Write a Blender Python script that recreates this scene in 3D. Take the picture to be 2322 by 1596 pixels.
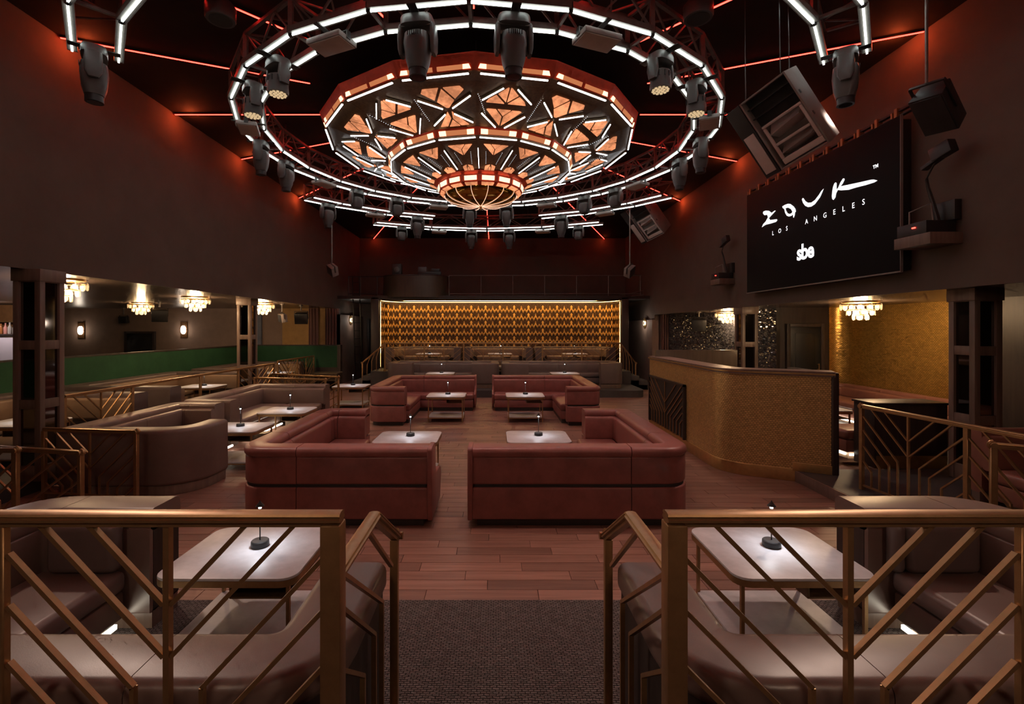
import bpy, bmesh, math, random
from mathutils import Vector, Matrix
R = math.radians
rnd = random.Random(7)
sc = bpy.context.scene
col = sc.collection
for _o in list(bpy.data.objects):
    bpy.data.objects.remove(_o)

# ------------------------------------------------------------------ camera, world, exposure
cam_d = bpy.data.cameras.new('camera')
cam = bpy.data.objects.new('camera', cam_d)
col.objects.link(cam)
cam.location = (0, 0, 2.15)
cam.rotation_euler = (R(90), 0, 0)
cam_d.sensor_width = 36.0
cam_d.lens = 36.0 * 1090 / 2322
cam_d.shift_x = 39 / 2322
cam_d.shift_y = -52 / 2322
cam_d.clip_start = 0.05
cam_d.clip_end = 200
sc.camera = cam
world = bpy.data.worlds.new('world')
sc.world = world
world.use_nodes = True
world.node_tree.nodes['Background'].inputs[0].default_value = (0.010, 0.007, 0.006, 1)
world.node_tree.nodes['Background'].inputs[1].default_value = 1.0
sc.view_settings.view_transform = 'Standard'
sc.view_settings.look = 'None'
sc.view_settings.gamma = 1.0
sc.view_settings.use_curve_mapping = False
sc.view_settings.exposure = 0.75
sc.cycles.use_denoising = True
sc.cycles.use_adaptive_sampling = True
sc.cycles.adaptive_threshold = 0.07
sc.cycles.adaptive_min_samples = 12
sc.cycles.max_bounces = 5
sc.cycles.diffuse_bounces = 3
sc.cycles.glossy_bounces = 3
sc.cycles.transmission_bounces = 3
sc.cycles.transparent_max_bounces = 6
sc.cycles.sample_clamp_indirect = 4.0
sc.cycles.caustics_reflective = False
sc.cycles.caustics_refractive = False
# light levels (watts) used by the lamps further down
P_HEAD = 70.0        # moving heads washing the floor
P_HEAD_BIG = 85.0   # the two big front heads
P_BOOTH = 175.0       # heads on the near truss arcs
P_BACK_FILL = 75.0       # added fill chandeliers, unseen behind the camera
P_RED = 7.0          # glow of the red strips where they end at the walls
P_LAMP = 2.1         # table lamps
P_GLASS = 75.0       # glass chandeliers of the side lounges
E_WHITE = 6.5        # white LED tubes
E_RED = 11.0          # red LED strips
E_PANE = 0.50        # chandelier glass
E_COVE = 6.0        # cove LED above the gold wall

# ------------------------------------------------------------------ mesh helpers
ARCS = {}     # rounded path points -> their corner, for offset sweeps
class MB:
    def __init__(s):
        s.v = []; s.f = []; s.uv = {}; s.mi = {}
    def quad(s, *pts):
        n = len(s.v); s.v += [tuple(p) for p in pts]; s.f.append(tuple(range(n, n + len(pts)))); return s
    def box(s, x0, x1, y0, y1, z0, z1):
        n = len(s.v)
        s.v += [(x0,y0,z0),(x1,y0,z0),(x1,y1,z0),(x0,y1,z0),(x0,y0,z1),(x1,y0,z1),(x1,y1,z1),(x0,y1,z1)]
        s.f += [tuple(n+i for i in q) for q in ((0,3,2,1),(4,5,6,7),(0,1,5,4),(1,2,6,5),(2,3,7,6),(3,0,4,7))]
        return s
    def obox(s, c, ax, ay, az):
        c, ax, ay, az = Vector(c), Vector(ax), Vector(ay), Vector(az)
        n = len(s.v)
        for dx, dy, dz in ((-1,-1,-1),(1,-1,-1),(1,1,-1),(-1,1,-1),(-1,-1,1),(1,-1,1),(1,1,1),(-1,1,1)):
            s.v.append(tuple(c + ax*dx + ay*dy + az*dz))
        s.f += [tuple(n+i for i in q) for q in ((0,3,2,1),(4,5,6,7),(0,1,5,4),(1,2,6,5),(2,3,7,6),(3,0,4,7))]
        return s
    def bar(s, a, b, w, h=None, up=(0,0,1)):
        a, b = Vector(a), Vector(b); d = (b - a)
        L = d.length
        if L < 1e-6: return s
        d.normalize(); up = Vector(up)
        sd = d.cross(up)
        if sd.length < 1e-3: sd = d.cross(Vector((0,1,0)))
        sd.normalize(); u2 = sd.cross(d)
        return s.obox((a+b)/2, d*L/2, sd*w/2, u2*(h or w)/2)
    def prism(s, poly, off):
        n = len(s.v); k = len(poly); off = Vector(off)
        s.v += [tuple(p) for p in poly] + [tuple(Vector(p)+off) for p in poly]
        s.f.append(tuple(range(n+k-1, n-1, -1))); s.f.append(tuple(range(n+k, n+2*k)))
        for i in range(k):
            j = (i+1) % k; s.f.append((n+i, n+j, n+k+j, n+k+i))
        return s
    def tube(s, pts, r, seg=8, caps=True):
        pts = [Vector(p) for p in pts]; n0 = len(s.v); m = len(pts)
        prev = None
        for i, p in enumerate(pts):
            t = (pts[min(i+1,m-1)] - pts[max(i-1,0)]).normalized()
            if prev is None:
                a = t.cross(Vector((0,0,1)))
                if a.length < 1e-3: a = t.cross(Vector((1,0,0)))
            else:
                a = prev - t*prev.dot(t)
            a.normalize(); prev = a; b = t.cross(a)
            rr = r[i] if isinstance(r, (list,tuple)) else r
            for k in range(seg):
                q = 2*math.pi*k/seg
                s.v.append(tuple(p + a*math.cos(q)*rr + b*math.sin(q)*rr))
        for i in range(m-1):
            for k in range(seg):
                k2 = (k+1) % seg
                s.f.append((n0+i*seg+k, n0+i*seg+k2, n0+(i+1)*seg+k2, n0+(i+1)*seg+k))
        if caps:
            s.f.append(tuple(n0+k for k in range(seg-1,-1,-1))); s.f.append(tuple(n0+(m-1)*seg+k for k in range(seg)))
        return s
    def lathe(s, prof, c=(0,0,0), seg=24):
        n0 = len(s.v); m = len(prof)
        for (r, z) in prof:
            for k in range(seg):
                q = 2*math.pi*k/seg
                s.v.append((c[0]+r*math.cos(q), c[1]+r*math.sin(q), c[2]+z))
        for i in range(m-1):
            for k in range(seg):
                k2 = (k+1) % seg
                s.f.append((n0+i*seg+k, n0+i*seg+k2, n0+(i+1)*seg+k2, n0+(i+1)*seg+k))
        s.f.append(tuple(n0+k for k in range(seg-1,-1,-1))); s.f.append(tuple(n0+(m-1)*seg+k for k in range(seg)))
        return s
    def loft(s, rings):
        n0 = len(s.v); k = len(rings[0])
        for r in rings: s.v += [tuple(p) for p in r]
        for i in range(len(rings)-1):
            for a in range(k):
                b = (a+1) % k
                s.f.append((n0+i*k+a, n0+i*k+b, n0+(i+1)*k+b, n0+(i+1)*k+a))
        s.f.append(tuple(n0+a for a in range(k-1,-1,-1))); s.f.append(tuple(n0+(len(rings)-1)*k+a for a in range(k)))
        return s
    def sweep(s, path, prof, side=1, uv=False, caps=True, z=0.0):
        m = len(path); k = len(prof); n0 = len(s.v)
        nrm = []
        for i in range(m):
            a = Vector(path[max(i-1,0)]); b = Vector(path[i]); c = Vector(path[min(i+1,m-1)])
            t1 = (b-a); t2 = (c-b)
            if t1.length < 1e-9: t1 = t2
            if t2.length < 1e-9: t2 = t1
            t1 = t1.normalized(); t2 = t2.normalized()
            n1 = Vector((t1.y,-t1.x)); n2 = Vector((t2.y,-t2.x))
            nn = (n1+n2)
            nn = n1 if nn.length < 1e-6 else nn.normalized()
            q = max(.35, nn.dot(n1)); nrm.append(nn/q*side)
        S = [0.0]
        for i in range(1, m): S.append(S[-1] + (Vector(path[i])-Vector(path[i-1])).length)
        T = [0.0]
        for i in range(1, k+1):
            a, b = prof[i-1], prof[i % k]; T.append(T[-1] + math.hypot(a[0]-b[0], a[1]-b[1]))
        for i in range(m):
            arc = ARCS.get((round(path[i][0],4), round(path[i][1],4)))
            if arc is not None:
                cc, r_, P_, bis, sh = arc
                if (cc - Vector(path[i])).dot(nrm[i]) < 0: arc = None
            for (d, zz) in prof:
                if arc is not None and d > r_:      # inside of a corner tighter than the offset: keep a clean mitre
                    q = P_ + bis*(d/sh); s.v.append((q.x, q.y, zz+z))
                else:
                    s.v.append((path[i][0]+nrm[i].x*d, path[i][1]+nrm[i].y*d, zz+z))
        for i in range(m-1):
            for a in range(k):
                b = (a+1) % k
                if uv: s.uv[len(s.f)] = [(S[i],T[a]),(S[i],T[a+1]),(S[i+1],T[a+1]),(S[i+1],T[a])]
                s.f.append((n0+i*k+a, n0+i*k+b, n0+(i+1)*k+b, n0+(i+1)*k+a))
        if caps:
            s.f.append(tuple(n0+a for a in range(k-1,-1,-1))); s.f.append(tuple(n0+(m-1)*k+a for a in range(k)))
        return s
    def mesh(s, name, mats, off=None, bevel=0, seg=2, smooth=None):
        me = bpy.data.meshes.new(name)
        vv = s.v if off is None else [(x-off[0], y-off[1], z-off[2]) for x, y, z in s.v]
        me.from_pydata(vv, [], s.f)
        if s.uv:
            l = me.uv_layers.new(name='UVMap'); i = 0
            for fi, f in enumerate(s.f):
                u = s.uv.get(fi)
                for q in range(len(f)):
                    if u: l.data[i].uv = u[q]
                    i += 1
        if not isinstance(mats, (list, tuple)): mats = [mats]
        for mm in mats: me.materials.append(mm)
        for fi, k in s.mi.items(): me.polygons[fi].material_index = k
        bm = bmesh.new(); bm.from_mesh(me)
        bmesh.ops.recalc_face_normals(bm, faces=bm.faces)
        if bevel:
            ed = [e for e in bm.edges if len(e.link_faces) == 2 and e.calc_face_angle(0) > R(25)]
            bmesh.ops.bevel(bm, geom=ed, offset=bevel, segments=seg, profile=.5, affect='EDGES', clamp_overlap=True)
        bm.to_mesh(me); bm.free()
        if smooth is None: smooth = 40
        if smooth:
            me.polygons.foreach_set('use_smooth', [True]*len(me.polygons))
            me.set_sharp_from_angle(angle=R(smooth))
        return me
    def build(s, name, mats, parent=None, world=False, **kw):
        off = tuple(parent.location) if (world and parent is not None) else None
        o = bpy.data.objects.new(name, s.mesh(name, mats, off=off, **kw))
        col.objects.link(o)
        if parent is not None: o.parent = parent
        return o

def obj(name, me, parent=None, loc=(0,0,0), rot=(0,0,0), scale=None):
    o = bpy.data.objects.new(name, me); col.objects.link(o)
    o.parent = parent; o.location = loc; o.rotation_euler = rot
    if scale: o.scale = scale
    return o
def tag(o, label, cat, group=None):
    o['label'] = label; o['category'] = cat
    if group: o['group'] = group
    return o
def thing(name, label, cat, loc=(0,0,0), rotz=0.0, group=None):
    o = bpy.data.objects.new(name, None); col.objects.link(o)
    o.empty_display_size = .1
    o.location = loc; o.rotation_euler = (0,0,rotz)
    return tag(o, label, cat, group)
def struct(name, mb, m, **kw):
    o = mb.build(name, m, **kw); o['kind'] = 'structure'; return o
def copy_tree(o, parent=None):
    c = o.copy(); col.objects.link(c); c.parent = parent
    for ch in list(o.children): copy_tree(ch, c)
    return c
def rr(a0, a1, b0, b1, r, seg=3):
    P = []
    for (cx, cy, q0) in ((a1-r, b0+r, -90), (a1-r, b1-r, 0), (a0+r, b1-r, 90), (a0+r, b0+r, 180)):
        for i in range(seg+1):
            q = R(q0 + 90*i/seg); P.append((cx+r*math.cos(q), cy+r*math.sin(q)))
    return P
def roundpath(pts, radii, seg=8):
    if not isinstance(radii, (list,tuple)): radii = [radii]*len(pts)
    out = [tuple(pts[0])]
    for i in range(1, len(pts)-1):
        p = Vector(pts[i]); a = (Vector(pts[i-1])-p); b = (Vector(pts[i+1])-p)
        r = radii[i]
        a.normalize(); b.normalize()
        ang = a.angle(b)
        if r < 1e-4 or ang > R(178): out.append(tuple(p)); continue
        t = r/math.tan(ang/2); c = p + (a+b).normalized()*(r/math.sin(ang/2))
        p0 = p+a*t; p1 = p+b*t
        a0 = math.atan2(p0.y-c.y, p0.x-c.x); a1 = math.atan2(p1.y-c.y, p1.x-c.x)
        da = a1-a0
        while da > math.pi: da -= 2*math.pi
        while da < -math.pi: da += 2*math.pi
        for k in range(seg+1):
            q = a0+da*k/seg; pt = (c.x+r*math.cos(q), c.y+r*math.sin(q)); out.append(pt)
            ARCS[(round(pt[0],4), round(pt[1],4))] = (c, r, p.copy(), (a+b).normalized(), math.sin(ang/2))
    out.append(tuple(pts[-1])); return out
def plen(path):
    return sum(math.dist(path[i], path[i+1]) for i in range(len(path)-1))
def subpath(path, s0, s1):
    out = []; S = 0
    for i in range(len(path)-1):
        a, b = path[i], path[i+1]; L = math.dist(a, b)
        if L < 1e-9: continue
        lo, hi = max(s0, S), min(s1, S+L)
        if lo < hi:
            pa = tuple(a[j]+(b[j]-a[j])*(lo-S)/L for j in (0,1)); pb = tuple(a[j]+(b[j]-a[j])*(hi-S)/L for j in (0,1))
            ka, kb = (round(a[0],4),round(a[1],4)), (round(b[0],4),round(b[1],4))
            if ka in ARCS and kb in ARCS and ARCS[ka][0] == ARCS[kb][0]:
                for q in (pa, pb): ARCS.setdefault((round(q[0],4),round(q[1],4)), ARCS[ka])
            if not out or math.dist(out[-1], pa) > 1e-6: out.append(pa)
            out.append(pb)
        S += L
    return out
def light(kind, name, loc, power, color=(1,.8,.65), rot=(0,0,0), parent=None, size=.05, angle=None, blend=.6):
    d = bpy.data.lights.new(name, kind); d.energy = power; d.color = color
    d.shadow_soft_size = size
    if kind == 'SPOT': d.spot_size = angle; d.spot_blend = blend
    o = bpy.data.objects.new(name, d); col.objects.link(o); o.location = loc; o.rotation_euler = rot; o.parent = parent
    return o
def aim(o, src, dst):
    o.rotation_euler = (Vector(dst)-Vector(src)).to_track_quat('-Z', 'Y').to_euler()

# ------------------------------------------------------------------ materials
def mat(name, base, rough=.5, metal=0.0, emit=None, es=0.0, spec=.5, var=None, bump=None, coat=0.0, trans=0.0, ior=1.45, alpha=1.0, rvar=0.0):
    m = bpy.data.materials.new(name); m.use_nodes = True
    nt = m.node_tree; N = nt.nodes; L = nt.links; b = N['Principled BSDF']
    b.inputs['Base Color'].default_value = (*base, 1); b.inputs['Roughness'].default_value = rough
    b.inputs['Metallic'].default_value = metal; b.inputs['Specular IOR Level'].default_value = spec
    b.inputs['Coat Weight'].default_value = coat; b.inputs['Transmission Weight'].default_value = trans
    b.inputs['IOR'].default_value = ior; b.inputs['Alpha'].default_value = alpha
    if emit: b.inputs['Emission Color'].default_value = (*emit, 1); b.inputs['Emission Strength'].default_value = es
    tc = None
    if var or bump or rvar: tc = N.new('ShaderNodeTexCoord')
    if var:   # (scale, amount)
        n = N.new('ShaderNodeTexNoise'); n.inputs['Scale'].default_value = var[0]; n.inputs['Detail'].default_value = 6; n.inputs['Roughness'].default_value = .65
        L.new(tc.outputs['Object'], n.inputs['Vector'])
        mr = N.new('ShaderNodeMapRange'); mr.inputs[1].default_value = .3; mr.inputs[2].default_value = .7; mr.inputs[3].default_value = 1-var[1]; mr.inputs[4].default_value = 1+var[1]
        L.new(n.outputs['Fac'], mr.inputs[0])
        vm = N.new('ShaderNodeVectorMath'); vm.operation = 'SCALE'; vm.inputs[0].default_value = base
        L.new(mr.outputs[0], vm.inputs['Scale']); L.new(vm.outputs[0], b.inputs['Base Color'])
        if rvar:
            m2 = N.new('ShaderNodeMapRange'); m2.inputs[1].default_value = .3; m2.inputs[2].default_value = .7; m2.inputs[3].default_value = rough-rvar; m2.inputs[4].default_value = rough+rvar
            L.new(n.outputs['Fac'], m2.inputs[0]); L.new(m2.outputs[0], b.inputs['Roughness'])
    if bump:  # (scale, strength, distance)
        n = N.new('ShaderNodeTexNoise'); n.inputs['Scale'].default_value = bump[0]; n.inputs['Detail'].default_value = 4
        L.new(tc.outputs['Object'], n.inputs['Vector'])
        bp = N.new('ShaderNodeBump'); bp.inputs['Strength'].default_value = bump[1]; bp.inputs['Distance'].default_value = bump[2] if len(bump) > 2 else .01
        L.new(n.outputs['Fac'], bp.inputs['Height']); L.new(bp.outputs[0], b.inputs['Normal'])
    return m
def glow(name, color, strength):
    m = bpy.data.materials.new(name); m.use_nodes = True; nt = m.node_tree
    for n in list(nt.nodes): nt.nodes.remove(n)
    e = nt.nodes.new('ShaderNodeEmission'); o = nt.nodes.new('ShaderNodeOutputMaterial')
    e.inputs[0].default_value = (*color, 1); e.inputs[1].default_value = strength
    nt.links.new(e.outputs[0], o.inputs[0]); return m
def math_node(N, L, op, a, b=None):
    n = N.new('ShaderNodeMath'); n.operation = op
    for i, x in enumerate((a, b)):
        if x is None: continue
        if isinstance(x, (int, float)): n.inputs[i].default_value = x
        else: L.new(x, n.inputs[i])
    return n.outputs[0]
def mosaic(name, base, tw, th, rough, metal, tilt, dark=.25, var=.35):
    m = mat(name, base, rough, metal); nt = m.node_tree; N = nt.nodes; L = nt.links; b = N['Principled BSDF']
    uvn = N.new('ShaderNodeUVMap'); sx = N.new('ShaderNodeSeparateXYZ'); L.new(uvn.outputs[0], sx.inputs[0])
    v = math_node(N, L, 'DIVIDE', sx.outputs[1], th); row = math_node(N, L, 'FLOOR', v)
    off = math_node(N, L, 'MULTIPLY', math_node(N, L, 'MODULO', row, 2.0), .5)
    u = math_node(N, L, 'ADD', math_node(N, L, 'DIVIDE', sx.outputs[0], tw), off); cu = math_node(N, L, 'FLOOR', u)
    cb = N.new('ShaderNodeCombineXYZ'); L.new(cu, cb.inputs[0]); L.new(row, cb.inputs[1])
    wn = N.new('ShaderNodeTexWhiteNoise'); wn.noise_dimensions = '2D'; L.new(cb.outputs[0], wn.inputs['Vector'])
    fu = math_node(N, L, 'FRACT', u); fv = math_node(N, L, 'FRACT', v)
    eu = math_node(N, L, 'ABSOLUTE', math_node(N, L, 'SUBTRACT', fu, .5)); ev = math_node(N, L, 'ABSOLUTE', math_node(N, L, 'SUBTRACT', fv, .5))
    g = math_node(N, L, 'MAXIMUM', math_node(N, L, 'GREATER_THAN', eu, .44), math_node(N, L, 'GREATER_THAN', ev, .42))
    k = math_node(N, L, 'ADD', math_node(N, L, 'MULTIPLY', wn.outputs['Value'], 2*var), 1-var)
    k = math_node(N, L, 'MULTIPLY', k, math_node(N, L, 'SUBTRACT', 1.0, math_node(N, L, 'MULTIPLY', g, 1-dark)))
    vm = N.new('ShaderNodeVectorMath'); vm.operation = 'SCALE'; vm.inputs[0].default_value = base; L.new(k, vm.inputs['Scale']); L.new(vm.outputs[0], b.inputs['Base Color'])
    ge = N.new('ShaderNodeNewGeometry')
    s1 = N.new('ShaderNodeVectorMath'); s1.operation = 'SUBTRACT'; L.new(wn.outputs['Color'], s1.inputs[0]); s1.inputs[1].default_value = (.5,.5,.5)
    s2 = N.new('ShaderNodeVectorMath'); s2.operation = 'SCALE'; L.new(s1.outputs[0], s2.inputs[0]); s2.inputs['Scale'].default_value = tilt
    s3 = N.new('ShaderNodeVectorMath'); s3.operation = 'ADD'; L.new(ge.outputs['Normal'], s3.inputs[0]); L.new(s2.outputs[0], s3.inputs[1])
    s4 = N.new('ShaderNodeVectorMath'); s4.operation = 'NORMALIZE'; L.new(s3.outputs[0], s4.inputs[0]); L.new(s4.outputs[0], b.inputs['Normal'])
    return m
def wood(name, c1, c2, rough=.45, scale=(1.2, 22, 22), island=True, spec=.4):
    m = mat(name, c1, rough, spec=spec); nt = m.node_tree; N = nt.nodes; L = nt.links; b = N['Principled BSDF']
    tc = N.new('ShaderNodeTexCoord'); mp = N.new('ShaderNodeMapping'); mp.inputs['Scale'].default_value = scale
    src = tc.outputs['Object']
    ge = N.new('ShaderNodeNewGeometry'); oi = N.new('ShaderNodeObjectInfo')
    rn = math_node(N, L, 'FRACT', math_node(N, L, 'ADD', ge.outputs['Random Per Island'], math_node(N, L, 'MULTIPLY', oi.outputs['Random'], 7.3)))
    if island:
        ad = N.new('ShaderNodeVectorMath'); ad.operation = 'ADD'; L.new(src, ad.inputs[0])
        sc_ = N.new('ShaderNodeVectorMath'); sc_.operation = 'SCALE'; sc_.inputs[0].default_value = (37.0, 11.0, 5.0); L.new(rn, sc_.inputs['Scale']); L.new(sc_.outputs[0], ad.inputs[1])
        src = ad.outputs[0]
    L.new(src, mp.inputs[0])
    n = N.new('ShaderNodeTexNoise'); n.inputs['Scale'].default_value = 1.0; n.inputs['Detail'].default_value = 7; n.inputs['Roughness'].default_value = .62; n.inputs['Distortion'].default_value = .6
    L.new(mp.outputs[0], n.inputs['Vector'])
    cr = N.new('ShaderNodeMapRange'); cr.inputs[1].default_value = .28; cr.inputs[2].default_value = .72; L.new(n.outputs['Fac'], cr.inputs[0])
    mx = N.new('ShaderNodeMix'); mx.data_type = 'RGBA'; mx.inputs[6].default_value = (*c2, 1); mx.inputs[7].default_value = (*c1, 1); L.new(cr.outputs[0], mx.inputs[0])
    k = math_node(N, L, 'ADD', math_node(N, L, 'MULTIPLY', rn, .5), .75)
    vm = N.new('ShaderNodeVectorMath'); vm.operation = 'SCALE'; L.new(mx.outputs[2], vm.inputs[0]); L.new(k, vm.inputs['Scale']); L.new(vm.outputs[0], b.inputs['Base Color'])
    bp = N.new('ShaderNodeBump'); bp.inputs['Strength'].default_value = .15; bp.inputs['Distance'].default_value = .004; L.new(n.outputs['Fac'], bp.inputs['Height']); L.new(bp.outputs[0], b.inputs['Normal'])
    return m
def weave(name, c1, c2, s):
    m = mat(name, c1, .95, spec=.1); nt = m.node_tree; N = nt.nodes; L = nt.links; b = N['Principled BSDF']
    tc = N.new('ShaderNodeTexCoord')
    ch = N.new('ShaderNodeTexBrick'); ch.inputs['Scale'].default_value = 1.0; ch.offset = .5
    ch.inputs['Brick Width'].default_value = s*2.2; ch.inputs['Row Height'].default_value = s; ch.inputs['Mortar Size'].default_value = s*.18; ch.inputs['Mortar Smooth'].default_value = .6
    ch.inputs['Color1'].default_value = (*c1,1); ch.inputs['Color2'].default_value = (*[x*1.5 for x in c1],1); ch.inputs['Mortar'].default_value = (*c2,1)
    nz = N.new('ShaderNodeTexNoise'); nz.inputs['Scale'].default_value = 25; L.new(tc.outputs['Object'], nz.inputs['Vector'])
    ad = N.new('ShaderNodeVectorMath'); ad.operation = 'MULTIPLY_ADD'; ad.inputs[1].default_value = (s*1.3,s*1.3,0); L.new(nz.outputs['Color'], ad.inputs[0]); L.new(tc.outputs['Object'], ad.inputs[2])
    L.new(ad.outputs[0], ch.inputs['Vector']); L.new(ch.outputs['Color'], b.inputs['Base Color'])
    bp = N.new('ShaderNodeBump'); bp.inputs['Strength'].default_value = .7; bp.inputs['Distance'].default_value = .006; bp.invert = True
    L.new(ch.outputs['Fac'], bp.inputs['Height']); L.new(bp.outputs[0], b.inputs['Normal'])
    return m
M = {}
M['wall'] = mat('dark_brown_paint', (.108,.077,.061), .8, spec=.25, var=(1.3,.12), bump=(60,.08,.004))
M['ceil'] = mat('black_ceiling_paint', (.022,.017,.014), .85, spec=.2, var=(2,.15))
M['lounge_wall'] = mat('mauve_brown_wallcovering', (.24,.165,.13), .75, spec=.25, var=(3,.1), bump=(150,.1,.003))
M['soffit'] = mat('lacquered_soffit', (.12,.085,.065), .25, spec=.6, var=(2,.1))
M['goldcloth'] = mat('gold_wallcovering', (.34,.19,.06), .55, spec=.4, var=(4,.15))
M['plank'] = wood('oak_plank_floor', (.265,.140,.103), (.15,.072,.052), .42)
M['grout'] = mat('plank_joint', (.03,.018,.014), .9)
M['darkwood'] = wood('dark_stained_wood', (.20,.138,.108), (.125,.084,.066), .42, (14,14,1.2), island=False)
M['blackwood'] = wood('blackened_wood', (.045,.032,.028), (.025,.018,.016), .45, (14,14,1.2), island=False)
M['djwood'] = wood('lacquered_walnut', (.10,.075,.05), (.06,.042,.028), .28, (10,10,.8), island=False)
M['carpet'] = weave('woven_carpet', (.10,.084,.080), (.016,.013,.013), .017)
M['slab'] = mat('dark_floor_vinyl', (.05,.045,.045), .55, var=(5,.15))
M['red'] = mat('oxblood_leather', (.225,.076,.065), .40, spec=.5, var=(4,.22), bump=(220,.12,.002), rvar=.06)
M['brown'] = mat('taupe_leather', (.150,.098,.082), .36, spec=.55, var=(3,.15), bump=(240,.12,.002), rvar=.05)
M['greyl'] = mat('grey_brown_leather', (.125,.090,.082), .38, spec=.5, var=(3,.14), bump=(240,.12,.002))
M['tan'] = mat('tan_leather', (.24,.155,.10), .42, spec=.45, var=(3,.12), bump=(240,.12,.002))
M['rust'] = mat('rust_leather', (.235,.095,.068), .40, spec=.5, var=(3,.15), bump=(220,.12,.002))
M['bronze'] = mat('brushed_bronze', (.37,.22,.105), .38, metal=.75, var=(20,.12))
M['brass'] = mat('aged_brass', (.62,.40,.17), .30, metal=.95, var=(9,.15))
M['darkbronze'] = mat('dark_bronze_plate', (.135,.080,.040), .38, metal=.6, var=(25,.35))
M['redlitgold'] = mat('red_lit_gold', (.56,.06,.025), .38, metal=.5, var=(8,.2))  # gold rim metal with the light of the red strips put into its colour
M['marble'] = mat('white_marble', (.47,.455,.47), .42, spec=.5, var=(6,.16))
M['black'] = mat('black_plastic', (.022,.021,.021), .45, spec=.4, var=(10,.15))
M['charcoal'] = mat('charcoal_housing', (.062,.058,.055), .42, spec=.5, var=(8,.12))
M['steel'] = mat('painted_truss', (.16,.14,.125), .40, metal=.55, var=(15,.2))
M['blacksteel'] = mat('black_steel', (.03,.028,.027), .42, metal=.3)
M['speaker'] = mat('speaker_grey', (.21,.175,.16), .5, spec=.4, var=(6,.12))
M['horn'] = mat('moulded_horn', (.50,.41,.38), .42, spec=.45, var=(5,.1))
M['mirror'] = mat('smoked_mirror', (.16,.14,.13), .05, metal=1.0)
M['glassmat'] = mat('clear_glass_disc', (.75,.70,.60), .10, spec=.8, alpha=.12)
M['glassrim'] = mat('glass_disc_rim', (.55,.48,.36), .15, spec=.8, alpha=.32)
M['green'] = mat('green_velvet', (.018,.066,.030), .75, spec=.25, var=(2,.2), bump=(300,.1,.002))
M['curtain'] = mat('mauve_curtain', (.16,.085,.075), .8, spec=.15)
M['doorblack'] = mat('black_door_paint', (.012,.012,.012), .5, var=(3,.1))
M['screen'] = mat('led_screen_surface', (.010,.009,.010), .65, spec=.12)
M['white_ink'] = glow('screen_white', (1,.97,1), .95)
M['led'] = glow('white_led', (.90,1.0,.95), E_WHITE)
M['ledbar'] = glow('cool_led_bar', (.86,.93,1.0), E_WHITE*.55)
M['ledred'] = glow('red_led', (1.0,.022,.014), E_RED)
M['cove'] = glow('amber_cove_led', (1.0,.62,.20), E_COVE)
M['covefill'] = glow('amber_fill_glow', (1.0,.60,.22), 17.0)
M['sidecove'] = glow('amber_side_led', (1.0,.62,.22), 7.0)
M['winlamp'] = glow('window_lamp', (1.0,.55,.30), 1.6)
M['slot'] = glow('slot_light', (.86,.93,1.0), 1.2)
M['floorled'] = glow('floor_led', (1.0,.90,.72), 7.0)
M['window'] = glow('amber_window', (1.0,.33,.13), .34)
M['bulb'] = glow('warm_bulb', (1.0,.72,.38), 9.0)
M['sconce'] = glow('sconce_glass', (1.0,.88,.75), 5.0)
M['tip'] = glow('lamp_tip', (.85,.93,1.0), 6.0)
M['face'] = mat('unlit_panel_face', (.42,.33,.27), .5, var=(6,.08))
M['washface'] = mat('wash_lens', (.5,.42,.30), .2, emit=(1,.72,.4), es=.35)
M['white_bar'] = mat('pale_bar_front', (.62,.58,.66), .5)
M['goldmosaic'] = mosaic('gold_mosaic', (.64,.41,.165), .040, .027, .40, .6, .10, dark=.22, var=.13)
M['goldmosaic2'] = mosaic('amber_mosaic', (.70,.40,.10), .05, .026, .32, .75, .12, var=.15)
M['blackmosaic'] = mosaic('black_mosaic', (.10,.10,.115), .05, .026, .12, .35, .55, dark=.3, var=.5)
M['goldwallback'] = mat('bronze_wallcovering', (.050,.022,.010), .5, metal=.2, var=(7,.3))
M['goldmotif'] = mat('gold_relief', (.85,.47,.13), .40, metal=.45, var=(5,.2))
M['goldmid'] = mat('mid_gold_relief', (.42,.21,.065), .42, metal=.45, var=(5,.2))
M['goldrib'] = mat('dark_gold_rib', (.15,.07,.025), .42, metal=.4, var=(5,.2))
# chandelier glass: mottled amber panes that give off light
def pane_mat():
    m = glow('mottled_amber_glass', (1,.36,.16), E_PANE); nt = m.node_tree; N = nt.nodes; L = nt.links
    e = [n for n in N if n.type == 'EMISSION'][0]
    tc = N.new('ShaderNodeTexCoord'); n = N.new('ShaderNodeTexNoise'); n.inputs['Scale'].default_value = 14; n.inputs['Detail'].default_value = 5
    L.new(tc.outputs['Object'], n.inputs['Vector'])
    n2 = N.new('ShaderNodeTexNoise'); n2.inputs['Scale'].default_value = 2.3; L.new(tc.outputs['Object'], n2.inputs['Vector'])
    s = math_node(N, L, 'ADD', n.outputs['Fac'], math_node(N, L, 'MULTIPLY', n2.outputs['Fac'], 1.4))
    mr = N.new('ShaderNodeMapRange'); mr.inputs[1].default_value = .95; mr.inputs[2].default_value = 1.5; mr.inputs[3].default_value = .65*E_PANE; mr.inputs[4].default_value = 1.5*E_PANE
    L.new(s, mr.inputs[0]); L.new(mr.outputs[0], e.inputs[1])
    return m
M['pane'] = pane_mat()
# ------------------------------------------------------------------ the setting
XL, XR, YB, ZC = -6.15, 5.95, 21.9, 6.29       # main hall: side walls, back wall, ceiling
ZSL, ZSR = 2.94, 2.68                          # soffits over the side lounges
floor = struct('floor', MB().box(-6.1, 6.0, 3.8, YB, -.12, -.012), M['grout'])
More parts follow.
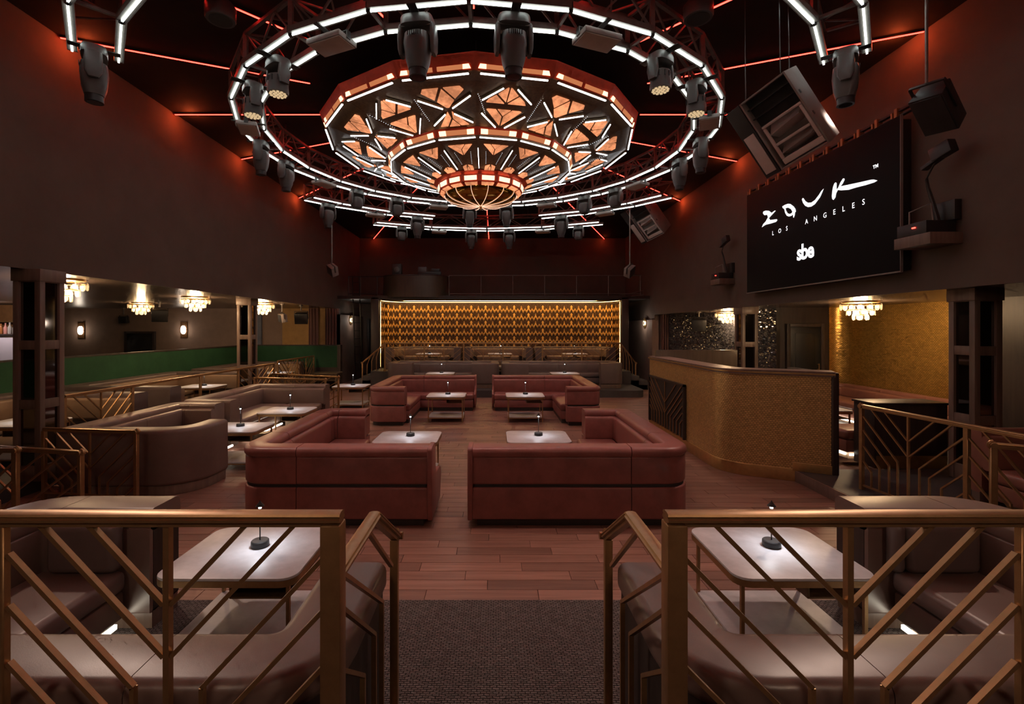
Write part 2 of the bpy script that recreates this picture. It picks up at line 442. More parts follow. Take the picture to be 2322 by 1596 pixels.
# planks: .155 x .92 boards laid across the hall, joints recessed
PW, PL = .1535, .915
pm = MB().box(0, PL-.004, 0, PW-.004, -.012, 0).mesh('plank', M['plank'], bevel=.0012, seg=1, smooth=0)
stuff = MB(); cnt = 0; row = 0; y = 3.815
while y < 20.2:
    off = (row*.3333 % 1)*PL + (.11 if row % 2 else 0)
    x = -6.05 - off
    while x < 5.95:
        a, b = max(x, -6.05), min(x+PL, 5.98)
        if b-a > .05:
            vis = y < 6.35 and -3.9 < x < 4.25
            if vis and b-a > PL-.01 and cnt < 300:
                p = obj('plank', pm, floor, (x, y, 0)); cnt += 1
            else:
                stuff.box(a, b-.004, y, y+PW-.004, -.012, 0)
        x += PL
    y += PW; row += 1
pf = stuff.build('plank_field', M['plank'], floor, smooth=0); pf['kind'] = 'stuff'
struct('floor_carpet', MB().box(-6.1, 4.24, 1.0, 3.81, -.12, .004), M['carpet'])
struct('floor_platform', MB().box(-6.1, 6.0, -3.2, 1.58, -.12, .60), M['carpet'])   # the upper level the camera stands on
st = MB()
for i in range(3): st.box(-.60, .68, 1.58, 1.86+.28*i, .45-.15*i-.15, .45-.15*i)
struct('floor_stair', st, M['carpet'])
# left and right lounge platforms
struct('floor_lounge_left', MB().box(-18, -6.1, -3.2, 18.5, -.12, .15), M['slab'])
struct('floor_lounge_right', MB().box(4.26, 9.5, 1.0, 6.85, -.12, .15).box(6.0, 9.5, 6.85, 21.9, -.12, .15), M['slab'])
trim = struct('trim_1', MB().box(4.235, 4.262, 1.6, 6.85, 0, .148), M['darkwood'], bevel=.004)
# ceilings
struct('ceiling', MB().box(XL-.1, XR+.1, -3.3, YB+.1, ZC, ZC+.15), M['ceil'])
struct('ceiling_lounge_left', MB().box(-18, XL-.021, -3.2, 18.6, ZSL, ZSL+.12), M['soffit'])
struct('ceiling_lounge_right', MB().box(XR+.021, 9.5, -3.2, 18.1, ZSR, ZSR+.12), M['soffit'])
# walls
struct('wall_left', MB().box(XL-.02, XL, -3.2, 18.6, ZSL, ZC).box(XL-.02, XL, 18.6, YB, 2.72, ZC), M['wall'])
struct('wall_right', MB().box(XR, XR+.02, -3.2, 17.9, ZSR, ZC).box(XR, XR+.02, 17.9, YB, 2.5, ZC), M['wall'])
struct('wall_back', MB().box(XL-.1, XR+.1, YB, YB+.15, 0, ZC), M['wall'])
struct('wall_front', MB().box(-18, 9.5, -3.35, -3.2, 0, ZC), M['wall'])
struct('wall_stub_left', MB().box(-6.27, -6.0, 18.5, YB, 0, 2.72), M['lounge_wall'])
struct('wall_stub_right', MB().box(5.86, 6.1, 17.9, YB, 0, 2.5), M['lounge_wall'])
struct('wall_lounge_left', MB().box(-18, -6.0, 18.5, 18.65, 0, ZSL), M['lounge_wall'])
struct('wall_lounge_end', MB().box(-18.15, -18, -3.2, 18.6, 0, ZSL), M['lounge_wall'])
struct('wall_lounge_gold', MB().box(-8.15, -6.15, 18.44, 18.5, .15, ZSL), M['goldcloth'])
dp = MB().box(-9.75, -8.95, 18.42, 18.5, .15, ZSL)
struct('wall_panel_blue', dp, mat('slate_blue_panel', (.10,.115,.16), .45, var=(3,.15)))
struct('wall_lounge_right', MB().box(9.4, 9.55, -3.2, 18.1, 0, ZSR).box(6.0, 9.5, 18.0, 18.15, 0, ZSR), M['lounge_wall'])
struct('wall_lounge_corner', MB().box(7.0, 8.32, 11.8, 11.95, .15, ZSR), M['blackwood'])
struct('wall_entry_right', MB().box(6.6, 9.4, 3.6, 3.75, .15, ZSR).box(8.5, 8.62, 3.75, 8.14, .15, ZSR), M['blackwood'])
# trims: cornice where the left bulkhead meets the soffit
struct('baseboard_back', MB().box(-6.0, -4.7, YB-.03, YB, 0, .15).box(4.9, 5.86, YB-.03, YB, 0, .15), M['blackwood'])
# black mosaic walls of the right lounge (oblique), with uv in metres
bmw = MB().sweep([(6.42,17.7),(6.75,16.3),(7.1,14.9),(7.75,12.35)], [(0,.15),(0,2.68),(.1,2.68),(.1,.15)], side=-1, uv=True)
struct('wall_mosaic_black', bmw, M['blackmosaic'])
gp = roundpath([(8.55,8.15),(8.55,11.8),(8.2,11.8)], .34, 8)
struct('wall_mosaic_gold', MB().sweep(gp, [(0,.15),(0,2.68),(.1,2.68),(.1,.15)], side=1, uv=True), M['goldmosaic2'])
# doors
def door(name, x0, x1, y, z0, z1, m, face=-1):
    d = struct(name, MB().box(x0, x1, y, y+.05, z0, z1), m, bevel=.004)
    fr = MB()
    fr.box(x0-.08, x0, y-.04, y+.06, z0, z1+.08); fr.box(x1, x1+.08, y-.04, y+.06, z0, z1+.08); fr.box(x0, x1, y-.04, y+.06, z1, z1+.08)
    fr.build('door_frame', M['blackwood'], d, bevel=.004)
    pn = MB().box(x0+.14, x1-.14, y-.012, y+.01, z0+.2, z0+(z1-z0)*.45).box(x0+.14, x1-.14, y-.012, y+.01, z0+(z1-z0)*.5, z1-.15)
    pn.build('door_panel', m, d, bevel=.006)
    MB().tube([(x1-.07,y-.06,z0+1.0),(x1-.07,y-.06,z0+1.16)], .012).bar((x1-.07,y-.06,z0+1.02),(x1-.07,y,z0+1.02),.012).bar((x1-.07,y-.06,z0+1.14),(x1-.07,y,z0+1.14),.012).build('door_handle', M['bronze'], d)
door('door_1', -5.72, -4.98, YB-.06, 0, 2.55, M['doorblack'])
door('door_2', -14.1, -13.1, 18.42, .15, 1.98, M['doorblack'])
door('door_3', 7.2, 7.95, 11.74, .15, 2.2, M['doorblack'])
# gold alcove: pillars and fascia that frame the gold wall
al = MB().box(-4.72, -4.42, 18.3, 18.75, 0, 3.36).box(4.83, 5.1, 18.3, 18.75, 0, 3.36)
struct('trim_2', al, M['blackwood'], bevel=.01)
# stage tiers
sp = roundpath([(-4.0,17.0),(-4.0,15.07),(4.75,15.07),(4.75,17.0)], .35, 6)
stg = MB(); stg.prism([(x,y,-.05) for x,y in sp]+[(4.75,17.2,-.05),(-4.0,17.2,-.05)], (0,0,.27))
struct('floor_stage', stg, M['slab'], smooth=30)
struct('floor_tier', MB().box(-4.4, 4.82, 17.02, 20.4, -.05, .65), M['slab'])
ss = MB()
for i in range(3):
    z = .65-.16*(i+1)
    ss.box(-4.4-.3*(i+1), -4.4, 17.05, 18.25, 0, z); ss.box(4.82, 4.82+.3*(i+1), 17.05, 18.25, 0, z)
struct('floor_stage_steps', ss, M['slab'], bevel=.006)
# gold relief wall: curved backing, zigzag courses, arrow motifs, ribs
gw = roundpath([(-4.40,18.45),(-4.40,19.9),(4.82,19.9),(4.82,18.45)], 1.15, 14)
wall_gold = struct('wall_gold', MB().sweep(gw, [(0,.65),(0,3.26),(-.1,3.26),(-.1,.65)], side=1, uv=True), M['goldwallback'])
GL = plen(gw)
def at_path(path, s):
    q = subpath(path, max(0,s-.01), min(plen(path), s+.01)); a, b = Vector(q[0]), Vector(q[-1]); t = (b-a).normalized()
    return (a+b)/2, t
CW, RH = .296, .318
ncol = int(GL/CW); s_off = (GL-ncol*CW)/2
arrow = MB()
def dart(mb, x, z, w, h, y=0.0, t=.018):
    mb.prism([(x,y,z+h),(x-w,y,z+h*.46),(x-w*.5,y,z+h*.46),(x-w*.62,y,z+h*.2),(x,y,z),(x+w*.62,y,z+h*.2),(x+w*.5,y,z+h*.46),(x+w,y,z+h*.46)], (0,-t,0))
dart(arrow, 0, .035, .060, .155)
am = arrow.mesh('arrow_motif', M['goldmotif'], smooth=0)
arrow2 = MB(); dart(arrow2, 0, .05, .040, .13, t=.014)
am2 = arrow2.mesh('arrow_motif', M['goldmid'], smooth=0)
rib = MB(); na = 0
for c in range(ncol):
    s = s_off+(c+.5)*CW
    p, t = at_path(gw, s); ang = math.atan2(t.y, t.x)
    nx, ny = t.y, -t.x
    for r in range(6):
        z0 = 1.36+r*RH
        if z0 > 3.2: continue
        big = (c+r) % 2 == 0 or c % 2 == 0
        if na < 298 and z0+RH < 3.36:
            o = obj('arrow_motif', am if c % 2 == 0 else am2, wall_gold, (p.x, p.y, z0), (0,0,ang)); na += 1
    for k in (-.125,-.09,.09,.125,.055,-.055):
        q, t2 = at_path(gw, min(GL-.02, max(.02, s+k))); n2 = Vector((t2.y,-t2.x))
        for r in range(6):
            z0 = 1.36+r*RH; hh = .24-abs(k)*.5
            if z0+hh < 3.25: rib.obox((q.x+n2.x*.006, q.y+n2.y*.006, z0+.02+hh/2), (t2.x*.006,t2.y*.006,0), (n2.x*.008,n2.y*.008,0), (0,0,hh/2))
rb = rib.build('rib_field', M['goldrib'], wall_gold, smooth=0); rb['kind'] = 'stuff'
for r in range(1,7):
    zz = 1.36+r*RH
    if zz > 3.14: continue
    for dz, wd, mm in ((0,.022,'goldmotif'),(-.052,.012,'goldmotif')):
        m = MB(); n = ncol*4
        hgt = (-.062,.045,-.062,.092)      # valley, small peak, valley, tall peak over the column
        for i in range(n):
            sa, sb = s_off+(i-.0)*CW/4, s_off+(i+1)*CW/4
            (pa, ta), (pb, tb) = at_path(gw, sa), at_path(gw, sb)
            za, zb = zz+dz+hgt[(i+1) % 4 - 0 if False else (i+1) % 4], zz+dz+hgt[(i+2) % 4]
            na_, nb_ = Vector((ta.y,-ta.x)), Vector((tb.y,-tb.x))
            m.bar((pa.x+na_.x*.012, pa.y+na_.y*.012, za), (pb.x+nb_.x*.012, pb.y+nb_.y*.012, zb), .024, wd)
        m.build('zigzag_course', M[mm], wall_gold, smooth=0)
cv = MB().sweep(gw, [(.03,3.246),(.045,3.246),(.045,3.26),(.03,3.26)], side=1)
cv.build('cove_light', M['cove'], wall_gold)
MB().sweep(subpath(gw,.2,GL-.2), [(.46,3.287),(.58,3.287),(.58,3.298),(.46,3.298)], side=1).build('hidden_cove_fill', M['covefill'], wall_gold)  # added second emitter, hidden behind the fascia, brightens the gold wall
sl_ = MB().box(-4.398,-4.390,18.50,18.51,.7,3.2).box(4.81,4.818,18.50,18.51,.7,3.2); sl_.build('side_light', M['sidecove'], wall_gold)
fs = MB().sweep(roundpath([(-4.6,18.3),(-4.4,18.35),(4.82,18.35),(5.0,18.3)],.1), [(0,3.25),(0,3.40),(.3,3.40),(.3,3.25)], side=-1)
struct('trim_3', fs, M['blackwood'])
# balcony slab above the gold wall
struct('floor_balcony', MB().box(-6.0, 5.9, 18.3, YB, 3.30, 3.42), M['blackwood'])
# ------------------------------------------------------------------ chandelier
CX, CY = -.27, 9.2
def cp(r, t, z):
    return Vector((CX - r*math.sin(t), CY - r*math.cos(t), z))
ch = thing('chandelier', 'huge tiered sixteen-sided chandelier with amber glass panes and white light bars', 'chandelier', (CX, CY, 4.43))
NS = 16
tv = [2*math.pi*k/NS for k in range(NS+1)]
def ringplate(name, m, r0, z0, r1, z1, th=.02, shrink=0.0):
    for k in range(NS):
        a, b = tv[k]+shrink, tv[k+1]-shrink
        P = [cp(r0,a,z0), cp(r0,b,z0), cp(r1,b,z1), cp(r1,a,z1)]
        n = (P[1]-P[0]).cross(P[2]-P[0]).normalized()
        if n.z > 0: n = -n
        MB().prism([p for p in P], -n*th).build(name, m, ch, world=True, smooth=0)
def facet_map(r0, z0, r1, z1, k):
    def f(a, b, up=0.0):
        A = cp(r0,tv[k],z0).lerp(cp(r1,tv[k],z1), b); B = cp(r0,tv[k+1],z0).lerp(cp(r1,tv[k+1],z1), b)
        # image-left is +angle for the near half; a=-1 .. 1 across the facet
        p = A.lerp(B, (a+1)/2)
        n = (cp(r0,tv[k+1],z0)-cp(r0,tv[k],z0)).cross(cp(r1,tv[k],z1)-cp(r0,tv[k],z0)).normalized()
        if n.z > 0: n = -n
        return p + n*up
    return f
def pane(f, pts, m='pane', nm='glass_pane'):
    ca = sum(p[0] for p in pts)/len(pts); cb = sum(p[1] for p in pts)/len(pts)
    if nm == 'glass_pane': pts = [(ca+(a-ca)*.94, cb+(b-cb)*.94) for a, b in pts]
    P = [f(a, b, .014) for a, b in pts]; Q = [f(a, b, .0) for a, b in pts]
    k = len(P); mb = MB(); mb.v = [tuple(p) for p in P+Q]
    mb.f = [tuple(range(k)), tuple(range(2*k-1, k-1, -1))] + [(i, (i+1) % k, k+(i+1) % k, k+i) for i in range(k)]
    mb.build(nm, M[m], ch, world=True, smooth=0)
def ledbar(p, q, up, w=.022):
    hb = MB().bar(p, q, w*1.9, .03); hb.build('bar_housing', M['darkbronze'], ch, world=True, smooth=0)
    MB().bar(p+up, q+up, w, .014).build('light_bar', M['ledbar'], ch, world=True, smooth=0)
dn = Vector((0,0,-.024))
# tier 1
ringplate('rim_cap', M['redlitgold'], 2.70, 5.86, 2.90, 5.78, .015)
ringplate('rim_panel', M['redlitgold'], 2.90, 5.78, 2.80, 5.60)
ringplate('vent_strip', M['darkbronze'], 2.80, 5.59, 2.62, 5.55)
ringplate('facet_plate', M['darkbronze'], 2.62, 5.55, 1.75, 5.29)
# tier 2
ringplate('rim_panel', M['redlitgold'], 1.76, 5.29, 1.70, 5.18)
ringplate('vent_strip', M['darkbronze'], 1.70, 5.175, 1.56, 5.13)
ringplate('facet_plate', M['darkbronze'], 1.56, 5.13, .86, 4.90)
# tier 3 drum
ringplate('rim_panel', M['redlitgold'], .90, 4.90, .82, 4.865)
ringplate('drum_panel', M['redlitgold'], .82, 4.865, .80, 4.745)
ringplate('drum_soffit', M['redlitgold'], .80, 4.745, .69, 4.705)
for k in range(NS):
    f1 = facet_map(2.90, 5.78, 2.80, 5.60, k)
    for s in (-1, 1):
        q = [(.06,.60),(.70,.60),(.70,.88),(.06,.88)]; q2 = [(.71,.60),(.86,.60),(.91,.88),(.71,.88)]
        pane(f1, q if s > 0 else [(-a, b) for a, b in q][::-1], 'window', 'rim_window'); pane(f1, q2 if s > 0 else [(-a, b) for a, b in q2][::-1], 'winlamp', 'window_lamp')
    f2 = facet_map(1.76, 5.29, 1.70, 5.18, k)
    pane(f2, [(-.50,.25),(.50,.25),(.50,.85),(-.50,.85)], 'window', 'rim_window')
    for sg in (-1,1): pane(f2, [(.51*sg,.25),(.84*sg,.25),(.84*sg,.85),(.51*sg,.85)][::sg], 'winlamp', 'window_lamp')
    f3 = facet_map(.82, 4.865, .80, 4.745, k)
    pane(f3, [(-.7,.22),(.7,.22),(.7,.85),(-.7,.85)], 'winlamp', 'drum_window')
    f3b = facet_map(.80, 4.745, .69, 4.705, k)
    pane(f3b, [(-.75,.2),(.75,.2),(.75,.85),(-.75,.85)], 'pane', 'soffit_pane')
    # bright rim bars
    a, b = cp(2.80,tv[k]+.028,5.575), cp(2.80,tv[k+1]-.028,5.575); ledbar(a, b, dn, .021)
    a, b = cp(1.70,tv[k]+.02,5.165), cp(1.70,tv[k+1]-.02,5.165); ledbar(a, b, dn, .017)
    a, b = cp(1.46,tv[k],5.085), cp(.98,tv[k],4.925); ledbar(a, b, dn*.9, .011)
    g = facet_map(2.62, 5.55, 1.75, 5.29, k)
    h = facet_map(1.56, 5.13, .86, 4.90, k)
    def mir(pts): return [(-a, b) for a, b in pts][::-1]
    if k % 2 == 0:
        PP = [[(-.66,.14),(-.56,.06),(-.05,.06),(-.33,.32)], [(-.05,.50),(-.30,.345),(0,.075),(.30,.345),(.05,.50)],
              [(-.66,.93),(-.07,.575),(-.025,.74),(-.30,.93)], [(-.25,.935),(0,.775),(.25,.935)]]
        PP += [mir(PP[0]), mir(PP[2])]
        LB = [((-.84,.24),(-.17,.475)), ((-.17,.60),(-.84,.84))]
    else:
        PP = [[(-.68,.41),(-.60,.34),(-.36,.235),(-.04,.41)], [(-.32,.215),(-.06,.065),(-.018,.065),(-.018,.38)],
              [(-.25,.545),(.25,.545),(0,.69)], [(-.66,.56),(-.58,.545),(-.30,.545),(-.018,.715),(-.018,.94)]]
        PP += [mir(PP[0]), mir(PP[1]), mir(PP[3])]
        LB = [((-.20,.045),(-.80,.33)), ((-.82,.62),(-.20,.93))]
    for q in PP: pane(g, q)
    for (p, q) in LB:
        ledbar(g(*p, .015), g(*q, .015), dn, .015); ledbar(g(-p[0], p[1], .015), g(-q[0], q[1], .015), dn, .015)
    PC = [[(-.26,.05),(.26,.05),(0,.19)], [(-.70,.05),(-.30,.05),(-.02,.21),(-.02,.40)], [(-.46,.80),(-.05,.74),(-.14,.85),(-.17,.95),(-.50,.95)], [(-.12,.95),(-.09,.86),(0,.80),(.09,.86),(.12,.95)]]
    PC += [mir(PC[1]), mir(PC[2])]
    for q in PC: pane(h, q)
    # perforated light slots on the plates
    sl = MB()
    for i in range(9):
        bb = .30+.05*i
        p = h(-.52+.012*i, bb, .012); sl.obox(p, (.0035,0,0), (0,.0018,0), (0,0,.002))
        p = h(.52-.012*i, bb, .012); sl.obox(p, (.0035,0,0), (0,.0018,0), (0,0,.002))
    for i in range(14):
        t_ = i/13.0
        p = g(.93-.30*t_ if k % 2 else .95, .25+.5*t_, .012); sl.obox(p, (.005,0,0), (0,.0025,0), (0,0,.002))
    q = sl.build('light_slots', M['slot'], ch, world=True, smooth=0); q['kind'] = 'stuff'
# dome with brass ribs and finial
dprof = [(.69*math.cos(R(a))**.8, 4.705-.205*math.sin(R(a))) for a in range(0, 90, 9)] + [(.02, 4.50)]
MB().lathe([(.69,4.71)]+dprof, (CX,CY,0), 48).build('dome', mat('amber_mirror_dome', (.45,.27,.06), .10, metal=1.0), ch, world=True)
for i in range(14):
    q = 2*math.pi*(i+.5)/14; m = MB()
    m.tube([(CX+(r+.006)*math.sin(q), CY-(r+.006)*math.cos(q), z-.006) for r, z in dprof], .0045, 5)
    m.build('dome_rib', glow('rose_light_line', (1,.55,.38), .9) if i == 0 else bpy.data.materials['rose_light_line'], ch, world=True)
MB().lathe([(.0,.0),(.012,.01),(.022,.03),(.012,.05),(.03,.062),(.03,.07),(.014,.085)], (CX,CY,4.42), 14).build('finial', M['brass'], ch, world=True)
hb = MB()
for k in range(0, 16, 2):
    p = cp(2.3, tv[k], 5.8); hb.tube([p, (p.x, p.y, ZC)], .008, 5)
hb.lathe([(.5,0),(.5,.42),(.3,.45)], (CX,CY,5.82), 24)
hb.lathe([(2.70,0),(2.70,.02),(.4,.03)], (CX,CY,5.84), 16)
hb.build('suspension', M['black'], ch, world=True)

# ------------------------------------------------------------------ red light strips on the ceiling (16 rays)
names = {0:'running toward the camera at front centre',1:'left of the front centre ray',2:'front left ray behind the left panel light',3:'upper left ray crossing the left speaker side',
 4:'horizontal ray pointing at the left wall',5:'left ray angled to the back left wall',6:'far left ray ending high on the left wall',7:'back ray left of centre ending at the back wall',
 8:'back centre ray ending above the balcony',9:'back ray right of centre ending at the back wall',10:'far right ray ending behind the small horn speaker',11:'right ray ending on the wall above the screen top',
 12:'horizontal ray pointing at the right wall',13:'upper right ray passing above the large horn speaker',14:'front right ray behind the right panel light',15:'right of the front centre ray'}
ZL = ZC-.02
for k in range(16):
    t = tv[k]; d = Vector((-math.sin(t), -math.cos(t), 0)); L = 40.0
    if abs(d.x) > 1e-6: L = min(L, ((XL if d.x < 0 else XR)-CX)/d.x)
    if abs(d.y) > 1e-6: L = min(L, ((-3.0 if d.y < 0 else YB)-CY)/d.y)
    a, b = Vector((CX,CY,ZL))+d*3.05, Vector((CX,CY,ZL))+d*(L-.03)
    th = thing('red_light_strip', 'red LED strip on the ceiling, '+names[k], 'light strip', tuple(a), 0, 'sixteen red rays on the ceiling')
    MB().bar(a, b, .05, .03).build('channel', M['blacksteel'], th, world=True, smooth=0)
    MB().bar(a+Vector((0,0,-.017)), b+Vector((0,0,-.017)), .022, .012).build('tube', M['ledred'], th, world=True, smooth=0)
    if 3 <= k <= 13: light('POINT', 'strip_glow', b-d*.30+Vector((0,0,-.10)), P_RED*(.15 if 7 <= k <= 9 else 1), (1.0,.13,.035), size=.08)

# ------------------------------------------------------------------ trusses
ZT0, ZT1 = 5.60, 5.98
def truss(label, angs, rin, rout, closed=False):
    mid = R(sum(angs)/len(angs)) if not closed else 0
    base = (CX, CY, ZT0) if closed else tuple(cp((rin+rout)/2, mid, ZT0))
    th = thing('lighting_truss', label, 'truss', base, 0, 'box trusses round the chandelier')
    n = len(angs) if closed else len(angs)-1
    for i in range(n):
        a, b = R(angs[i]), R(angs[(i+1) % len(angs)] if i+1 < len(angs) else angs[0]+360)
        m = MB(); zz = (ZT0, ZT1)
        for r in (rin, rout):
            m.bar(cp(r,a,ZT0), cp(r,b,ZT0), .10, .07); m.bar(cp(r,a,ZT1), cp(r,b,ZT1), .045, .045)
            nb = 3
            for j in range(nb):
                p0 = cp(r,a,ZT0).lerp(cp(r,b,ZT0), j/nb); p1 = cp(r,a,ZT1).lerp(cp(r,b,ZT1), (j+1)/nb)
                if j % 2: p0, p1 = cp(r,a,ZT1).lerp(cp(r,b,ZT1), j/nb), cp(r,a,ZT0).lerp(cp(r,b,ZT0), (j+1)/nb)
                m.bar(p0, p1, .022)
            m.bar(cp(r,a,ZT0), cp(r,a,ZT1), .05)
        for j in range(4):
            q0, q1 = (rin, rout) if j % 2 else (rout, rin)
            z_ = ZT1
            m.bar(cp(q0,a,z_).lerp(cp(q0,b,z_), j/4), cp(q1,a,z_).lerp(cp(q1,b,z_), (j+1)/4), .02)
        m.bar(cp(rin,a,ZT0), cp(rout,a,ZT0), .035); m.bar(cp(rin,a,ZT1), cp(rout,a,ZT1), .035)
        m.build('truss_section', M['steel'], th, world=True, smooth=0)
        for r in (rin, rout):
            g = .004 if (i or closed) else 0
            MB().bar(cp(r,a+g,ZT0-.045), cp(r,b-g,ZT0-.045), .019, .016).build('light_tube', M['led'], th, world=True, smooth=0)
            if i or closed: MB().obox(cp(r,a,ZT0-.04), (.022,0,0), (0,.022,0), (0,0,.022)).build('tube_clamp', M['blacksteel'], th, world=True, smooth=0)
    hg = MB()
    for i in range(0, len(angs), 3):
        p = cp((rin+rout)/2, R(angs[i]+7.5 if closed else angs[i]+4*(1 if i == 0 else -1)), ZT1); hg.tube([p, (p.x,p.y,ZC)], .02, 6)
    hg.build('hanger', M['blacksteel'], th, world=True)
    return th
truss('large round truss with two rings of white light tubes circling the chandelier', [15*k for k in range(24)], 3.80, 4.19, True)
truss('curved truss arc at the top left corner of the picture', [16,30,45,56.2], 5.47, 5.92)
truss('curved truss arc at the top right corner of the picture', [-56.2,-45,-30,-16], 5.42, 5.86)
truss('curved truss arc behind the ring, back left', [126.5,135,150,164], 5.50, 5.93)
truss('curved truss arc behind the ring, back right', [-163,-150,-135,-124], 5.46, 5.88)
truss('rearmost curved truss arc in front of the back wall', [150.5,165,180,195,210.5], 7.10, 7.52)
# ------------------------------------------------------------------ moving heads
def oct_ring(w, d, z, c=.3, x=0, y=0):
    e = 2.0/(2.2+(.5-c)*8); P = []
    for i in range(18):
        q = 2*math.pi*(i+.5)/18; cs, sn = math.cos(q), math.sin(q)
        P.append((x+w*math.copysign(abs(cs)**e, cs), y+d*math.copysign(abs(sn)**e, sn), z))
    return P
def proto_profile():
    t = thing('moving_head_light', '', 'stage light')
    MB().box(-.05,.05,-.25,.25,0,.013).build('truss_clamp', M['blacksteel'], t, bevel=.006)
    MB().loft([oct_ring(.17,.12,0), oct_ring(.18,.13,-.03), oct_ring(.18,.13,-.10), oct_ring(.14,.1,-.12)]).build('base', M['charcoal'], t, smooth=50)
    for s in (-1,1):
        m = MB(); m.loft([oct_ring(.028,.08,-.10,.3,s*.175), oct_ring(.032,.09,-.2,.3,s*.18), oct_ring(.03,.085,-.34,.3,s*.18), oct_ring(.02,.05,-.40,.3,s*.178)])
        m.build('yoke_arm', M['charcoal'], t, smooth=50)
    MB().box(-.19,.19,-.085,.085,-.125,-.085).build('yoke_bridge', M['charcoal'], t, bevel=.012)
    h = MB().loft([oct_ring(.09,.09,-.16,.45), oct_ring(.135,.13,-.19,.4), oct_ring(.145,.14,-.30,.35), oct_ring(.125,.125,-.46,.4), oct_ring(.098,.098,-.56,.45)]).build('head', M['charcoal'], t, smooth=50)
    g = MB()
    for i in range(7): g.box(-.075+i*.023,-.065+i*.023,-.142,-.135,-.245,-.20)
    g.build('cooling_grille', M['black'], h, smooth=0)
    MB().lathe([(.094,0),(.094,.08),(.075,.085)], (0,0,-.64), 20).build('lens_collar', M['black'], t)
    MB().lathe([(.07,0),(.07,.004),(.02,.006)], (0,0,-.642), 20).build('lens', mat('dark_lens', (.02,.02,.025), .05, spec=.8), t)
    return t
def proto_wash():
    t = thing('moving_head_light', '', 'stage light')
    MB().box(-.05,.05,-.25,.25,0,.013).build('truss_clamp', M['blacksteel'], t, bevel=.006)
    MB().loft([oct_ring(.13,.10,0), oct_ring(.14,.11,-.03), oct_ring(.14,.11,-.09), oct_ring(.11,.08,-.11)]).build('base', M['charcoal'], t, smooth=50)
    for s in (-1,1):
        m = MB(); m.loft([oct_ring(.022,.06,-.09,.3,s*.135), oct_ring(.026,.07,-.2,.3,s*.14), oct_ring(.02,.05,-.30,.3,s*.138)])
        m.build('yoke_arm', M['charcoal'], t, smooth=50)
    h = MB().lathe([(.07,-.17),(.105,-.19),(.112,-.26),(.118,-.36),(.112,-.385)], (0,0,0), 20).build('head', M['charcoal'], t)
    g = MB()
    for i in range(12):
        q = 2*math.pi*i/12; g.obox((.112*math.cos(q),.112*math.sin(q),-.24), (.008*math.cos(q),.008*math.sin(q),0), (-.006*math.sin(q),.006*math.cos(q),0), (0,0,.03))
    g.build('cooling_fin', M['black'], h, smooth=0)
    lm = MB()
    for rr_, n in ((0,1),(.04,6),(.08,12)):
        for i in range(n):
            q = 2*math.pi*i/n; lm.lathe([(.0165,0),(.0165,.012)], (rr_*math.cos(q), rr_*math.sin(q), -.396), 8)
    lm.build('lens_cluster', M['washface'], t)
    return t
def proto_beam():
    t = thing('moving_head_light', '', 'stage light')
    MB().box(-.05,.05,-.25,.25,0,.013).build('truss_clamp', M['blacksteel'], t, bevel=.006)
    MB().loft([oct_ring(.15,.11,0), oct_ring(.16,.12,-.03), oct_ring(.16,.12,-.10), oct_ring(.12,.09,-.12)]).build('base', M['charcoal'], t, smooth=50)
    for s in (-1,1):
        m = MB(); m.loft([oct_ring(.026,.07,-.10,.3,s*.16), oct_ring(.03,.08,-.22,.3,s*.165), oct_ring(.024,.06,-.34,.3,s*.162)])
        m.build('yoke_arm', M['charcoal'], t, smooth=50)
    h = MB().loft([oct_ring(.10,.10,-.17,.4), oct_ring(.128,.12,-.20,.35), oct_ring(.13,.125,-.36,.35), oct_ring(.11,.11,-.42,.4)]).build('head', M['charcoal'], t, smooth=50)
    MB().box(-.10,.10,-.132,-.118,-.30,-.245).build('front_vent', M['black'], h, bevel=.006)
    MB().lathe([(.10,0),(.10,.02),(.08,.025)], (0,0,-.44), 18).build('lens', M['black'], t)
    return t
def proto_panel():
    t = thing('panel_light', '', 'stage light')
    MB().box(-.03,.03,-.25,.25,-.012,.003).build('truss_clamp', M['blacksteel'], t, smooth=0)
    MB().box(-.24,.24,-.15,.15,-.13,-.065).build('housing', M['speaker'], t, bevel=.008)
    MB().box(-.225,.225,-.135,.135,-.137,-.128).build('face', M['face'], t, bevel=.003)
    m = MB()
    for s in (-1,1): m.box(s*.245-.006,s*.245+.006,-.03,.03,-.10,-.012)
    m.box(-.25,.25,-.03,.03,-.022,-.012)
    m.build('bracket', M['blacksteel'], t, smooth=0)
    return t
heads = {}
def place(kind, proto, r, ang, label, group, scale=1.0, face_cam=True, dz=-.07):
    p = cp(r, R(ang), ZT0+dz)
    if kind not in heads: heads[kind] = proto(); o = heads[kind]
    else: o = copy_tree(heads[kind])
    o.location = p
    # yoke square to the truss; heads near the camera side show their backs to the camera
    o.rotation_euler = (0,0,-R(ang)) if face_cam else (0,0,0)
    if scale != 1.0: o.scale = (scale,)*3
    tag(o, label, 'stage light', group); return o
RM = 3.995
gH, gP = 'black moving head stage lights', 'flat panel lights on the trusses'
for ang, lab in ((8.2,'large black moving head hanging left of centre in front of the chandelier'),(-6.8,'large black moving head hanging right of centre in front of the chandelier')):
    place('profile', proto_profile, RM, ang, lab, gH, 1.0)
for ang, lab in ((83,'black moving head on the left of the round truss, upper one'),(97.8,'black moving head on the left of the round truss, lower one'),
                 (-81.2,'black moving head on the right of the round truss, beside the large horn speaker'),(-96.2,'black moving head on the right of the round truss, lower one'),
                 (174,'black moving head on the far side of the ring, just left of the finial'),(-171.5,'black moving head on the far side of the ring, just right of the finial')):
    place('profile', proto_profile, RM, ang, lab, gH, .92)
